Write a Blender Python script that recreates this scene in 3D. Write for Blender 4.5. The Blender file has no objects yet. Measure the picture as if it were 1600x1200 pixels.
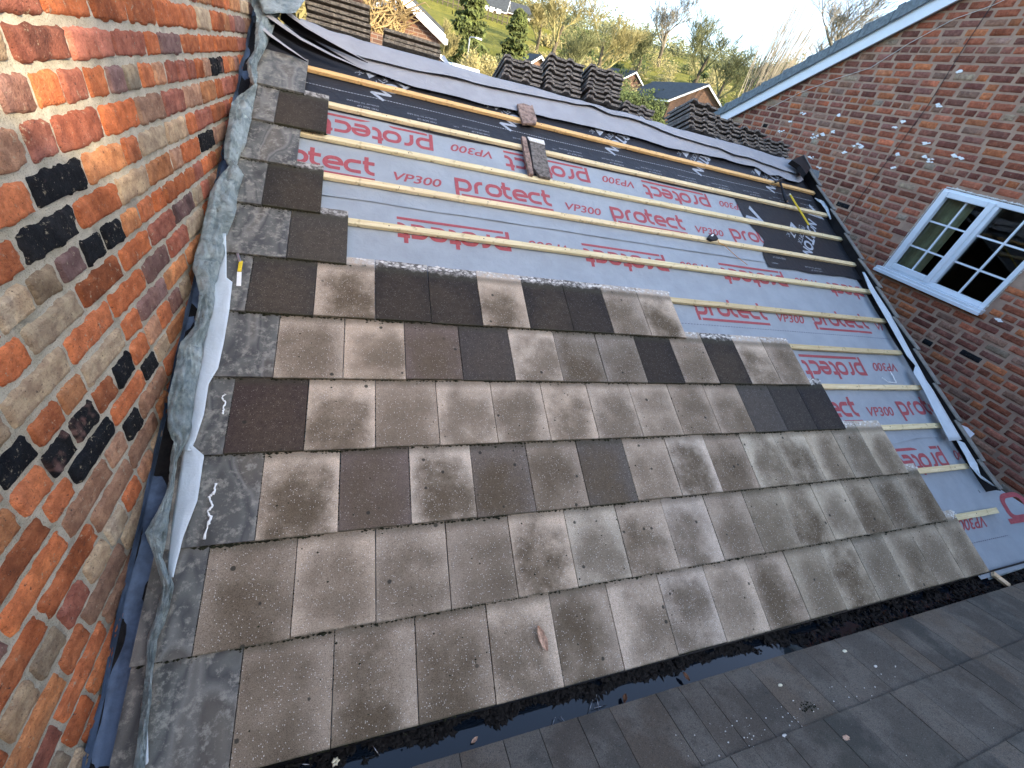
import bpy, bmesh, math, random
from mathutils import Vector, Matrix, noise as mn
C = bpy.context.scene
col = C.collection
# ------------------------------------------------------------------ camera
FPX = 639.34
CAM = Vector((-4.03749672, -0.44507799, 1.93739463))
RR = Matrix(((0.93987821, -0.26339348, 0.21737714),
             (0.00995762, -0.61511122, -0.78837747),
             (0.3413646, 0.74314336, -0.57550687)))      # rows: image right, image down, forward
cam = bpy.data.objects.new('camera', bpy.data.cameras.new('camera'))
col.objects.link(cam)
rx, ry, rz = RR[0], RR[1], RR[2]
cam.matrix_world = Matrix(((rx.x, -ry.x, -rz.x, CAM.x), (rx.y, -ry.y, -rz.y, CAM.y), (rx.z, -ry.z, -rz.z, CAM.z), (0, 0, 0, 1)))
cam.data.sensor_width = 36; cam.data.lens = FPX/1600*36
cam.data.clip_start = 0.02; cam.data.clip_end = 3000
C.camera = cam
# ------------------------------------------------------------------ light
SUN_DIR = Vector((0.56, -0.74, 0.37)).normalized()        # towards the sun
w = bpy.data.worlds.new('World'); C.world = w; w.use_nodes = True
nt = w.node_tree
sky = nt.nodes.new('ShaderNodeTexSky'); sky.sky_type = 'NISHITA'; sky.sun_disc = False
sky.sun_elevation = math.asin(SUN_DIR.z)
sky.sun_rotation = math.atan2(SUN_DIR.x, SUN_DIR.y)
sky.dust_density = 2.6; sky.air_density = 0.9; sky.ozone_density = 1.15; sky.altitude = 100
bg = nt.nodes['Background']; bg.inputs['Strength'].default_value = 0.15
nt.links.new(sky.outputs[0], bg.inputs[0])
sl = bpy.data.lights.new('sun', 'SUN'); sl.energy = 2.0; sl.angle = math.radians(0.7); sl.color = (1, 0.80, 0.55)
so = bpy.data.objects.new('sun', sl); col.objects.link(so)
so.rotation_euler = SUN_DIR.to_track_quat('Z', 'Y').to_euler()
C.view_settings.view_transform = 'Standard'; C.view_settings.look = 'None'
C.view_settings.exposure = 2.35; C.view_settings.gamma = 1.0
C.cycles.max_bounces = 6; C.cycles.transparent_max_bounces = 8
# ------------------------------------------------------------------ frame helpers
TH = 0.4636; CT, ST = math.cos(TH), math.sin(TH); G = 0.35053; TW = 0.295; XR = 2.3; XL = -4.83
def RP(x, v, h=0.0): return Vector((x, v*CT-h*ST, v*ST+h*CT))      # roof coordinates -> world
NRM = Vector((0, -ST, CT))
RM = Matrix(((1, 0, 0, 0), (0, CT, -ST, 0), (0, ST, CT, 0), (0, 0, 0, 1)))
def ray(px, py):
    return (rx*((px-800)/FPX)+ry*((py-600)/FPX)+rz).normalized()
def atplane(px, py, n, o):
    d = ray(px, py); return CAM + d*((Vector(o)-CAM).dot(n)/d.dot(n))
def atr(px, py, h=0.0):                       # point on the roof slope (raised by h)
    return atplane(px, py, NRM, NRM*h)
def aty(px, py, Y): return atplane(px, py, Vector((0, 1, 0)), (0, Y, 0))
def rv(p): return (p.x, p.y*CT+p.z*ST)
def N(x, y=0, z=0, s=1): return mn.noise(Vector((x*s, y*s, z*s)))
# ------------------------------------------------------------------ object helpers
MATS = {}
def obj(name, verts, faces, mat, parent=None, smooth=False, cols=None, uvrand=None):
    me = bpy.data.meshes.new(name); me.from_pydata([tuple(v) for v in verts], [], faces); me.update()
    if cols:
        a = me.color_attributes.new('Col', 'FLOAT_COLOR', 'POINT')
        for i, c in enumerate(cols): a.data[i].color = (c[0], c[1], c[2], 1)
    if smooth:
        me.shade_smooth()
    o = bpy.data.objects.new(name, me); col.objects.link(o)
    if mat: me.materials.append(MATS[mat] if isinstance(mat, str) else mat)
    if parent: o.parent = parent
    return o
def tag(o, label=None, cat=None, group=None, kind=None):
    if label: o['label'] = label
    if cat: o['category'] = cat
    if group: o['group'] = group
    if kind: o['kind'] = kind
    elif label: o['kind'] = 'thing'
    return o
def empty(name, loc=(0, 0, 0), mw=None):
    o = bpy.data.objects.new(name, None); col.objects.link(o); o.empty_display_size = .1
    if mw is not None: o.matrix_world = mw
    else: o.location = loc
    return o
class MB:
    def __init__(s): s.v = []; s.f = []; s.c = []
    def box(s, a, b, M=None):
        i = len(s.v)
        for z in (a[2], b[2]):
            for y in (a[1], b[1]):
                for x in (a[0], b[0]):
                    p = Vector((x, y, z)); s.v.append(M @ p if M else p)
        s.f += [tuple(i+k for k in q) for q in ((0, 2, 3, 1), (4, 5, 7, 6), (0, 1, 5, 4), (2, 6, 7, 3), (0, 4, 6, 2), (1, 3, 7, 5))]
    def hexa(s, p):        # 8 points: bottom 4 ccw, top 4 ccw
        i = len(s.v); s.v += [Vector(q) for q in p]
        s.f += [tuple(i+k for k in q) for q in ((3, 2, 1, 0), (4, 5, 6, 7), (0, 1, 5, 4), (1, 2, 6, 5), (2, 3, 7, 6), (3, 0, 4, 7))]
    def tube(s, pts, rad, n=6, cap=True):
        pts = [Vector(p) for p in pts]; m = len(pts)
        if not hasattr(rad, '__len__'): rad = [rad]*m
        i0 = len(s.v); up = None
        for k, p in enumerate(pts):
            t = (pts[min(k+1, m-1)]-pts[max(k-1, 0)]).normalized()
            if up is None: up = Vector((0, 0, 1)) if abs(t.z) < .9 else Vector((1, 0, 0))
            a = t.cross(up).normalized(); b = a.cross(t); up = b
            for j in range(n):
                q = 2*math.pi*j/n; s.v.append(p+(a*math.cos(q)+b*math.sin(q))*rad[k])
        for k in range(m-1):
            for j in range(n):
                s.f.append((i0+k*n+j, i0+k*n+(j+1) % n, i0+(k+1)*n+(j+1) % n, i0+(k+1)*n+j))
        if cap:
            s.f.append(tuple(i0+j for j in reversed(range(n)))); s.f.append(tuple(i0+(m-1)*n+j for j in range(n)))
    def grid(s, fn, nu, nv):
        i0 = len(s.v)
        for a in range(nu+1):
            for b in range(nv+1): s.v.append(Vector(fn(a/nu, b/nv)))
        for a in range(nu):
            for b in range(nv):
                q = i0+a*(nv+1)+b; s.f.append((q, q+nv+1, q+nv+2, q+1))
    def blob(s, c, r, sd=0, M=None):
        i = len(s.v); c = Vector(c)
        t = [(1, 0, 0), (-1, 0, 0), (0, 1, 0), (0, -1, 0), (0, 0, 1), (0, 0, -1)]
        for q in t:
            k = .7+.6*random.random(); p = Vector((q[0]*r[0]*k, q[1]*r[1]*k, q[2]*r[2]*k))
            s.v.append(c+(M @ p if M else p))
        s.f += [tuple(i+k for k in q) for q in ((0, 2, 4), (2, 1, 4), (1, 3, 4), (3, 0, 4), (2, 0, 5), (1, 2, 5), (3, 1, 5), (0, 3, 5))]
    def build(s, name, mat, parent=None, smooth=False):
        return obj(name, s.v, s.f, mat, parent, smooth)
def bevel(o, wd, seg=2):
    m = o.modifiers.new('bevel', 'BEVEL'); m.width = wd; m.segments = seg; m.limit_method = 'ANGLE'; m.angle_limit = math.radians(40); return o
def solid(o, t):
    m = o.modifiers.new('solid', 'SOLIDIFY'); m.thickness = t; m.offset = 0; return o
# ------------------------------------------------------------------ materials
class NT:
    def __init__(s, name, rough=.8, spec=.3):
        m = bpy.data.materials.new(name); m.use_nodes = True; s.m = m; s.t = m.node_tree; s.b = s.t.nodes['Principled BSDF']
        s.b.inputs['Roughness'].default_value = rough; s.b.inputs['Specular IOR Level'].default_value = spec; MATS[name] = m
    def n(s, ty, **k):
        o = s.t.nodes.new(ty)
        for a, b in k.items():
            if a[0] == '_': o.inputs[a[1:].replace('_', ' ')].default_value = b
            else: setattr(o, a, b)
        return o
    def l(s, a, b): s.t.links.new(a, b)
    def obj(s): return s.n('ShaderNodeTexCoord').outputs['Object']
    def noise(s, vec, sc, det=4, ro=.55, dist=0):
        o = s.n('ShaderNodeTexNoise'); o.inputs['Scale'].default_value = sc; o.inputs['Detail'].default_value = det
        o.inputs['Roughness'].default_value = ro; o.inputs['Distortion'].default_value = dist; s.l(vec, o.inputs['Vector']); return o.outputs['Fac']
    def ramp(s, fac, a, b, ca=0, cb=1):
        o = s.n('ShaderNodeMapRange'); o.interpolation_type = 'SMOOTHSTEP'; o.inputs[1].default_value = a; o.inputs[2].default_value = b
        o.inputs[3].default_value = ca; o.inputs[4].default_value = cb; s.l(fac, o.inputs[0]); return o.outputs[0]
    def mix(s, f, a, b, mode='MIX'):
        o = s.n('ShaderNodeMix', data_type='RGBA', blend_type=mode)
        for i, x in ((0, f), (6, a), (7, b)):
            if isinstance(x, (int, float)): o.inputs[i].default_value = x
            elif isinstance(x, tuple): o.inputs[i].default_value = (x[0], x[1], x[2], 1)
            else: s.l(x, o.inputs[i])
        return o.outputs[2]
    def math(s, op, a, b=0.0, cl=False):
        o = s.n('ShaderNodeMath', operation=op); o.use_clamp = cl
        for i, x in ((0, a), (1, b)):
            if isinstance(x, (int, float)): o.inputs[i].default_value = x
            else: s.l(x, o.inputs[i])
        return o.outputs[0]
    def bump(s, h, st=.5, d=.01):
        o = s.n('ShaderNodeBump'); o.inputs['Strength'].default_value = st; o.inputs['Distance'].default_value = d
        s.l(h, o.inputs['Height']); s.l(o.outputs[0], s.b.inputs['Normal'])
    def base(s, c):
        if isinstance(c, tuple): s.b.inputs['Base Color'].default_value = (c[0], c[1], c[2], 1)
        else: s.l(c, s.b.inputs['Base Color'])
def simple(name, c, rough=.7, var=.25, sc=20, bs=.2, bd=.003, spec=.3, metal=0):
    t = NT(name, rough, spec); v = t.obj(); n1 = t.noise(v, sc, 6, .65)
    dark = tuple(x*(1-var) for x in c); lite = tuple(min(1, x*(1+var)) for x in c)
    t.base(t.mix(t.ramp(n1, .3, .7), dark, lite)); t.b.inputs['Metallic'].default_value = metal
    if bs: t.bump(t.noise(v, sc*6, 5, .6), bs, bd)
    return t
# --- concrete roof tile: obj.color is the tile's own tone, alpha the strength of its damp patch
t = NT('tile', .92, .2); v = t.obj(); oi = t.n('ShaderNodeObjectInfo')
rv_ = t.n('ShaderNodeVectorMath', operation='ADD'); cx = t.n('ShaderNodeCombineXYZ')
rm = t.math('MULTIPLY', oi.outputs['Random'], 57.0); t.l(rm, cx.inputs[0]); t.l(rm, cx.inputs[1]); t.l(rm, cx.inputs[2])
t.l(v, rv_.inputs[0]); t.l(cx.outputs[0], rv_.inputs[1]); V = rv_.outputs[0]
sep = t.n('ShaderNodeSeparateXYZ'); t.l(v, sep.inputs[0])
big = t.noise(V, 7, 3, .5); mid = t.noise(V, 30, 5, .65); fine = t.noise(V, 340, 3, .75)
ax = t.math('POWER', t.math('ABSOLUTE', t.math('DIVIDE', t.math('SUBTRACT', sep.outputs[0], t.math('MULTIPLY_ADD', oi.outputs['Random'], .10)), .135)), 2.4)
for nd in t.t.nodes:
    if nd.type == 'MATH' and nd.operation == 'MULTIPLY_ADD': nd.inputs[2].default_value = .10
ay = t.math('POWER', t.math('ABSOLUTE', t.math('DIVIDE', t.math('SUBTRACT', sep.outputs[1], .10), .20)), 2.2)
rr = t.math('ADD', t.math('ADD', ax, ay), t.math('ADD', t.math('MULTIPLY', t.math('SUBTRACT', big, .5), 3.6), t.math('MULTIPLY', t.math('SUBTRACT', mid, .5), 2.2)))
blob = t.ramp(rr, 2.2, -.4)
fl = t.n('ShaderNodeMath', operation='MULTIPLY'); t.l(blob, fl.inputs[0]); t.l(oi.outputs['Alpha'], fl.inputs[1])
c = t.mix(fl.outputs[0], oi.outputs['Color'], (.145, .11, .07))
c = t.mix(t.ramp(mid, .25, .75, .0, .5), c, t.mix(1.0, c, (.58, .55, .51), 'MULTIPLY'))
c = t.mix(t.ramp(big, .35, .7, .0, .35), c, t.mix(1.0, c, (1.15, 1.14, 1.10), 'MULTIPLY'))
# sandy grain
c = t.mix(t.ramp(fine, .50, .62, 0, .8), c, t.mix(1.0, c, (.38, .36, .34), 'MULTIPLY')); c = t.mix(t.ramp(t.noise(V, 190, 3, .7), .56, .66, 0, .45), c, t.mix(1.0, c, (.4, .38, .36), 'MULTIPLY'))
c = t.mix(t.ramp(t.noise(V, 260, 2, .6), .56, .68, 0, .5), c, t.mix(1.0, c, (1.7, 1.65, 1.55), 'MULTIPLY'))
vo = t.n('ShaderNodeTexVoronoi'); vo.inputs['Scale'].default_value = 165; t.l(V, vo.inputs['Vector'])
vc = t.n('ShaderNodeSeparateColor'); t.l(vo.outputs['Color'], vc.inputs[0])
sp = t.math('MULTIPLY', t.ramp(vo.outputs['Distance'], .30, .18), t.ramp(vc.outputs[0], .74, .80))
lum = t.n('ShaderNodeRGBToBW'); t.l(oi.outputs['Color'], lum.inputs[0]); c = t.mix(t.math('MULTIPLY', sp, t.ramp(lum.outputs[0], .03, .35, .22, .85)), c, (.82, .78, .70))
# small dark lichen spots
vo2 = t.n('ShaderNodeTexVoronoi'); vo2.inputs['Scale'].default_value = 15; vo2.inputs['Randomness'].default_value = 1; t.l(V, vo2.inputs['Vector'])
vc2 = t.n('ShaderNodeSeparateColor'); t.l(vo2.outputs['Color'], vc2.inputs[0])
s2 = t.math('MULTIPLY', t.ramp(t.math('ADD', vo2.outputs['Distance'], t.math('MULTIPLY', mid, .16)), .23, .19), t.ramp(vc2.outputs[1], .80, .82))
c = t.mix(t.math('MULTIPLY', s2, .85), c, (.035, .035, .028))
# lime dust on the head that the course above used to cover, grime next to it
hd = t.ramp(t.math('ADD', sep.outputs[1], t.math('MULTIPLY', t.math('SUBTRACT', t.noise(V, 22, 4, .6), .5), .09)), .350, .378)
c = t.mix(t.math('MULTIPLY', hd, t.ramp(t.noise(V, 35, 4, .7), .42, .6, .2, .9)), c, (.50, .48, .43))
gr = t.math('MULTIPLY', t.ramp(sep.outputs[1], .30, .345), t.ramp(sep.outputs[1], .375, .35))
c = t.mix(t.math('MULTIPLY', gr, .55), c, (.06, .058, .04))
eg = t.ramp(t.math('ADD', sep.outputs[1], t.math('MULTIPLY', mid, .012)), .014, .004)
c = t.mix(t.math('MULTIPLY', eg, .7), c, (.05, .052, .03))
t.base(c); t.bump(t.math('ADD', t.math('MULTIPLY', fine, .6), t.math('MULTIPLY', mid, 1.5)), .5, .004)
# --- water-stained cut tiles beside the flashing
t = NT('tile_stained', .55, .4); v = t.obj(); oi = t.n('ShaderNodeObjectInfo')
mp = t.n('ShaderNodeMapping'); mp.inputs['Scale'].default_value = (1, .33, 1); ad = t.n('ShaderNodeVectorMath', operation='ADD')
cx = t.n('ShaderNodeCombineXYZ'); t.l(t.math('MULTIPLY', oi.outputs['Random'], 31.), cx.inputs[0]); t.l(v, ad.inputs[0]); t.l(cx.outputs[0], ad.inputs[1]); t.l(ad.outputs[0], mp.inputs[0]); V = mp.outputs[0]
n1 = t.noise(V, 6.5, 2, .45, .5); cr = t.n('ShaderNodeValToRGB'); t.l(n1, cr.inputs[0]); el = cr.color_ramp.elements
el[0].position = .30; el[0].color = (.05, .052, .05, 1); el[1].position = .72; el[1].color = (.24, .215, .17, 1)
for p, q in ((.42, (.20, .205, .185)), (.465, (.075, .08, .082)), (.53, (.30, .295, .265)), (.60, (.13, .115, .095))):
    e = el.new(p); e.color = (*q, 1)
c = t.mix(.25, t.mix(1.0, cr.outputs[0], (.72, .72, .70), 'MULTIPLY'), oi.outputs['Color']); c = t.mix(t.ramp(t.noise(ad.outputs[0], 28, 6, .75), .48, .66, 0, .75), c, (.34, .325, .27)); c = t.mix(t.ramp(t.noise(ad.outputs[0], 16, 6, .75, .6), .60, .70, 0, .7), c, (.07, .055, .04))
c = t.mix(t.ramp(t.noise(ad.outputs[0], 330, 3, .7), .55, .7, 0, .4), c, (.05, .05, .045))
t.base(c); t.bump(t.noise(ad.outputs[0], 90, 5, .65), .25, .004)
# --- bricks
def brickmat(name, sc=1.0, bs=.8):
    t = NT(name, .93, .15); v = t.obj(); at = t.n('ShaderNodeVertexColor'); at.layer_name = 'Col'; cc = at.outputs[0]
    n1 = t.noise(v, 26*sc, 6, .68); n2 = t.noise(v, 9*sc, 3, .5); n3 = t.noise(v, 160*sc, 4, .7)
    c = t.mix(t.ramp(n1, .28, .68, 0, .85), cc, t.mix(1.0, cc, (.48, .42, .44), 'MULTIPLY'))
    c = t.mix(t.ramp(t.noise(v, 13*sc, 5, .7, 1.0), .62, .70, 0, .4), c, t.mix(1.0, c, (.35, .30, .32), 'MULTIPLY')); c = t.mix(t.ramp(n2, .52, .72, 0, .45), c, t.mix(1.0, c, (1.45, 1.5, 1.4), 'MULTIPLY'))
    c = t.mix(t.ramp(t.noise(v, 48*sc, 5, .75), .60, .68, 0, .75), c, (.46, .40, .28))
    c = t.mix(t.ramp(t.noise(v, 70*sc, 4, .7), .38, .31, 0, .85), c, (.05, .035, .035))
    c = t.mix(t.ramp(n3, .55, .72, 0, .5), c, t.mix(1.0, c, (.35, .32, .34), 'MULTIPLY'))
    c = t.mix(t.ramp(t.noise(v, 230*sc, 3, .7), .60, .68, 0, .7), c, t.mix(1.0, c, (.22, .18, .18), 'MULTIPLY')); c = t.mix(t.ramp(t.noise(v, 120*sc, 3, .75), .66, .72, 0, .5), c, (.62, .55, .45))
    t.base(c); t.bump(t.math('ADD', n1, t.math('MULTIPLY', n3, .7)), bs, .012/sc)
brickmat('brick_old', 1.0, .9); brickmat('brick_far', 1.3, .5)
t = NT('mortar', .95, .1); v = t.obj()
c = t.mix(t.ramp(t.noise(v, 14, 5, .65), .3, .7), (.42, .39, .30), (.60, .555, .45)); c = t.mix(t.ramp(t.noise(v, 240, 3, .7), .52, .68, 0, .7), c, (.14, .125, .10))
c = t.mix(t.ramp(t.noise(v, 6, 3, .5), .56, .7, 0, .5), c, (.16, .15, .125))
t.base(c); t.bump(t.noise(v, 110, 6, .75), .9, .008)
t = NT('mortar_far', .95, .1); v = t.obj(); t.base(t.mix(t.ramp(t.noise(v, 8, 5, .65), .3, .7), (.33, .215, .155), (.45, .31, .22))); t.bump(t.noise(v, 90, 6, .75), .5, .005)
# --- underlays (grey cloth above, black film below)
def cloth(name, c, back, rough=.75):
    t = NT(name, rough, .25); v = t.obj(); n1 = t.noise(v, 6, 4, .6); n2 = t.noise(v, 500, 2, .6)
    a = t.mix(t.ramp(n1, .3, .7), tuple(x*.88 for x in c), c); a = t.mix(t.ramp(n2, .4, .7, 0, .22), a, tuple(x*.6 for x in c))
    n4 = t.noise(v, 38, 5, .75); a = t.mix(t.ramp(n4, .66, .74, 0, .6), a, tuple(x*.45 for x in c))
    g = t.n('ShaderNodeNewGeometry'); t.base(t.mix(g.outputs['Backfacing'], a, back)); t.bump(t.math('ADD', t.noise(v, 14, 5, .6, .4), t.math('MULTIPLY', n2, .04)), .35, .02)
cloth('underlay_grey', (.355, .40, .43), (.015, .015, .017)); cloth('underlay_pale', (.37, .375, .385), (.012, .012, .014))
cloth('underlay_black', (.030, .032, .037), (.02, .02, .022), .5); cloth('membrane_white', (.58, .66, .70), (.5, .55, .6))
simple('print_red', (.36, .085, .095), .7, .15, 60, 0); simple('print_white', (.36, .40, .44), .7, .2, 60, 0); simple('print_faint', (.36, .38, .40), .7, .3, 80, 0)
simple('print_dash', (.12, .12, .16), .7, .3, 80, 0)
# --- timber
t = NT('timber', .75, .25); v = t.obj(); mp = t.n('ShaderNodeMapping'); mp.inputs['Scale'].default_value = (.6, 14, 14); t.l(v, mp.inputs[0]); oi = t.n('ShaderNodeObjectInfo')
c = t.mix(t.ramp(t.noise(mp.outputs[0], 6, 6, .7, .6), .3, .7), (.66, .53, .28), (.86, .75, .48)); c = t.mix(t.ramp(t.noise(v, 9, 4, .7), .56, .70, 0, .75), c, (.20, .13, .06)); c = t.mix(t.ramp(t.noise(v, 24, 4, .7), .60, .70, 0, .6), c, (.30, .24, .15))
c = t.mix(t.ramp(t.noise(v, 45, 4, .8), .64, .72, 0, .8), c, (.14, .12, .09)); c = t.mix(1.0, c, oi.outputs['Color'], 'MULTIPLY')
t.base(c); t.bump(t.noise(mp.outputs[0], 14, 5, .7), .5, .003)
# --- lead
t = NT('lead', .5, .5); v = t.obj(); n1 = t.noise(v, 12, 6, .65, .5)
c = t.mix(t.ramp(n1, .3, .7), (.20, .26, .265), (.52, .60, .59)); c = t.mix(t.ramp(t.noise(v, 30, 5, .7, .6), .58, .68, 0, .6), c, (.16, .15, .11))
t.base(c); t.b.inputs['Metallic'].default_value = .35; t.bump(t.noise(v, 26, 6, .72, 1.2), 1.0, .03)
simple('lining', (.085, .125, .19), .6, .5, 7, .3, .01)
simple('verge_plastic', (.20, .20, .18), .6, .25, 12, .15); simple('black_plastic', (.012, .012, .013), .45, .3, 12, .1)
simple('white_upvc', (.74, .80, .84), .35, .04, 6, 0, 0, .5); simple('white_mortar', (.70, .68, .62), .9, .2, 60, .5)
simple('slate_grey', (.17, .205, .22), .8, .25, 30, .3, .004); simple('profiled', (.165, .148, .128), .95, .55, 40, .7, .006); simple('flat_stack', (.20, .17, .125), .95, .5, 45, .7, .006)
simple('moss', (.022, .024, .012), 1, .6, 60, .4); simple('metal', (.55, .57, .6), .3, .1, 60, 0, 0, .5, 1.0)
simple('steel_dark', (.06, .06, .065), .45, .3, 60, .1, .002, .5, .6); simple('rubber', (.02, .02, .022), .6, .2, 60, .1)
simple('yellow', (.75, .55, .04), .45, .15, 60, 0); simple('orange_cord', (.55, .22, .03), .7, .2, 60, 0); simple('leaf_brown', (.13, .06, .03), .7, .5, 60, .3)
simple('leaf_tan', (.55, .36, .25), .7, .4, 60, .3); simple('petal', (.78, .72, .52), .7, .15, 60, .2); simple('broken_tile', (.28, .20, .16), .95, .5, 30, .8, .008)
simple('debris', (.009, .0075, .0065), .6, .7, 40, .6, .01); simple('gutter_black', (.01, .011, .013), .5, .4, 12, .2); simple('sealant', (.85, .87, .85), .5, .05, 60, 0)
simple('bark', (.20, .17, .095), .9, .35, 8, .4, .03); simple('bark_dark', (.075, .065, .045), .9, .35, 8, .4, .03); simple('twig_yellow', (.22, .20, .09), .9, .4, 1.5, 0); simple('twig_green', (.12, .13, .06), .9, .4, 1.5, 0)
simple('twig_pale', (.17, .16, .13), .9, .3, 1.5, 0); simple('conifer', (.065, .085, .025), .85, .6, 1.2, 0); simple('hedge', (.06, .085, .025), .8, .6, 3, 0); simple('vine', (.28, .21, .10), .9, .35, 2, 0)
simple('tarmac', (.06, .06, .06), .9, .2, 3, .2); simple('roof_far', (.05, .058, .062), .85, .3, 3, .3, .02); simple('curtain', (.62, .56, .38), .9, .15, 8, .2); simple('dark_room', (.05, .045, .04), .9, .2, 3, 0); simple('van_paint', (.75, .78, .8), .3, .03, 4, 0)
t = NT('wall_far', .95, .1); v = t.obj(); sp2 = t.n('ShaderNodeSeparateXYZ'); t.l(v, sp2.inputs[0]); cb = t.n('ShaderNodeCombineXYZ'); t.l(t.math('ADD', sp2.outputs[0], sp2.outputs[1]), cb.inputs[0]); t.l(sp2.outputs[2], cb.inputs[1])
bt = t.n('ShaderNodeTexBrick'); t.l(cb.outputs[0], bt.inputs['Vector']); bt.inputs['Scale'].default_value = 1; bt.inputs['Brick Width'].default_value = .225; bt.inputs['Row Height'].default_value = .075; bt.inputs['Mortar Size'].default_value = .008
bt.inputs['Color1'].default_value = (.17, .09, .06, 1); bt.inputs['Color2'].default_value = (.10, .06, .045, 1); bt.inputs['Mortar'].default_value = (.20, .17, .14, 1)
t.base(t.mix(t.ramp(t.noise(v, 1.5, 5, .7), .35, .7, 0, .4), bt.outputs[0], (.16, .10, .075)))
t = NT('grass', .95, .1); v = t.obj(); n1 = t.noise(v, .25, 5, .6); n2 = t.noise(v, 2.2, 5, .7)
c = t.mix(t.ramp(n1, .35, .65), (.105, .115, .022), (.175, .17, .035)); c = t.mix(t.ramp(n2, .45, .7, 0, .6), c, (.06, .065, .02)); t.base(c); t.bump(t.noise(v, 3, 6, .7), .8, .2)
t = NT('asphalt_tile', .92, .2); v = t.obj(); at = t.n('ShaderNodeVertexColor'); at.layer_name = 'Col'
n1 = t.noise(v, 5, 4, .6); n3 = t.noise(v, 380, 3, .7); c = t.mix(t.ramp(n1, .42, .62, 0, .6), at.outputs[0], (.21, .185, .15)); c = t.mix(t.ramp(t.noise(v, 16, 5, .7), .5, .75, 0, .6), c, (.07, .065, .055)); c = t.mix(t.ramp(n3, .45, .66, 0, .65), c, (.03, .030, .03)); c = t.mix(t.ramp(t.noise(v, 150, 3, .7), .52, .66, 0, .5), c, (.035, .033, .03))
c = t.mix(t.ramp(t.noise(v, 200, 2, .6), .66, .72, 0, .5), c, (.35, .34, .32)); c = t.mix(t.ramp(t.noise(v, 2.2, 4, .6), .55, .75, 0, .35), c, (.06, .068, .055)); t.base(c); t.bump(t.math('ADD', n3, t.noise(v, 40, 4, .6)), .5, .004)
t = NT('water', .04, .6); t.base((.006, .01, .016)); t.bump(t.noise(t.obj(), 20, 2, .5), .03, .01)
m = bpy.data.materials.new('glass'); m.use_nodes = True; MATS['glass'] = m; n_ = m.node_tree; n_.nodes.clear()
o_ = n_.nodes.new('ShaderNodeOutputMaterial'); mx = n_.nodes.new('ShaderNodeMixShader'); tr = n_.nodes.new('ShaderNodeBsdfTransparent'); gl = n_.nodes.new('ShaderNodeBsdfGlossy'); fr = n_.nodes.new('ShaderNodeFresnel')
fr.inputs[0].default_value = 1.45; gl.inputs['Roughness'].default_value = .02; tr.inputs[0].default_value = (.8, .85, .83, 1)
n_.links.new(fr.outputs[0], mx.inputs[0]); n_.links.new(tr.outputs[0], mx.inputs[1]); n_.links.new(gl.outputs[0], mx.inputs[2]); n_.links.new(mx.outputs[0], o_.inputs[0])
# ------------------------------------------------------------------ ground and hill
def gz(x, y):
    dx, dy = x-CAM.x, y-CAM.y; D = math.hypot(dx, dy); az = math.degrees(math.atan2(dx, dy))
    K = ((0, -3.2), (12, -3.1), (20, -2.6), (33, -.2), (50, 3.0), (70, 6.9), (90, 10.2), (130, 15.6), (210, 24.), (400, 44.), (900, 60))
    K2 = ((0, -3.2), (12, -3.1), (20, -2.8), (33, -1.2), (50, .9), (70, 3.6), (90, 8.4), (130, 15), (210, 26.), (400, 46.), (900, 60))
    def ev(K):
        for (a, b), (c_, d) in zip(K, K[1:]):
            if D <= c_: return b+(d-b)*(D-a)/(c_-a)
        return K[-1][1]
    f = min(1, max(0, (az-16)/12)); z = ev(K)*(1-f)+ev(K2)*f
    if dy < 0: z = -3.2 + (z+3.2)*max(0, 1-(-dy)/40)
    z += N(x*.05, y*.05, 3)*min(1.2, D*.012)
    ter = (math.sin((dy-8)*.42)*.42 if 40 < D < 95 and az < 20 else 0)
    return z+ter
mb = MB()
def gp(a, b):
    x = (a*2-1); y = (b*2-1); s = lambda q: math.copysign(abs(q)**2.3, q)*900
    X, Y = s(x), s(y)+20; return (X, Y, gz(X, Y))
mb.grid(gp, 150, 150); tag(mb.build('ground', 'grass', None, True), kind='structure')
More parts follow.
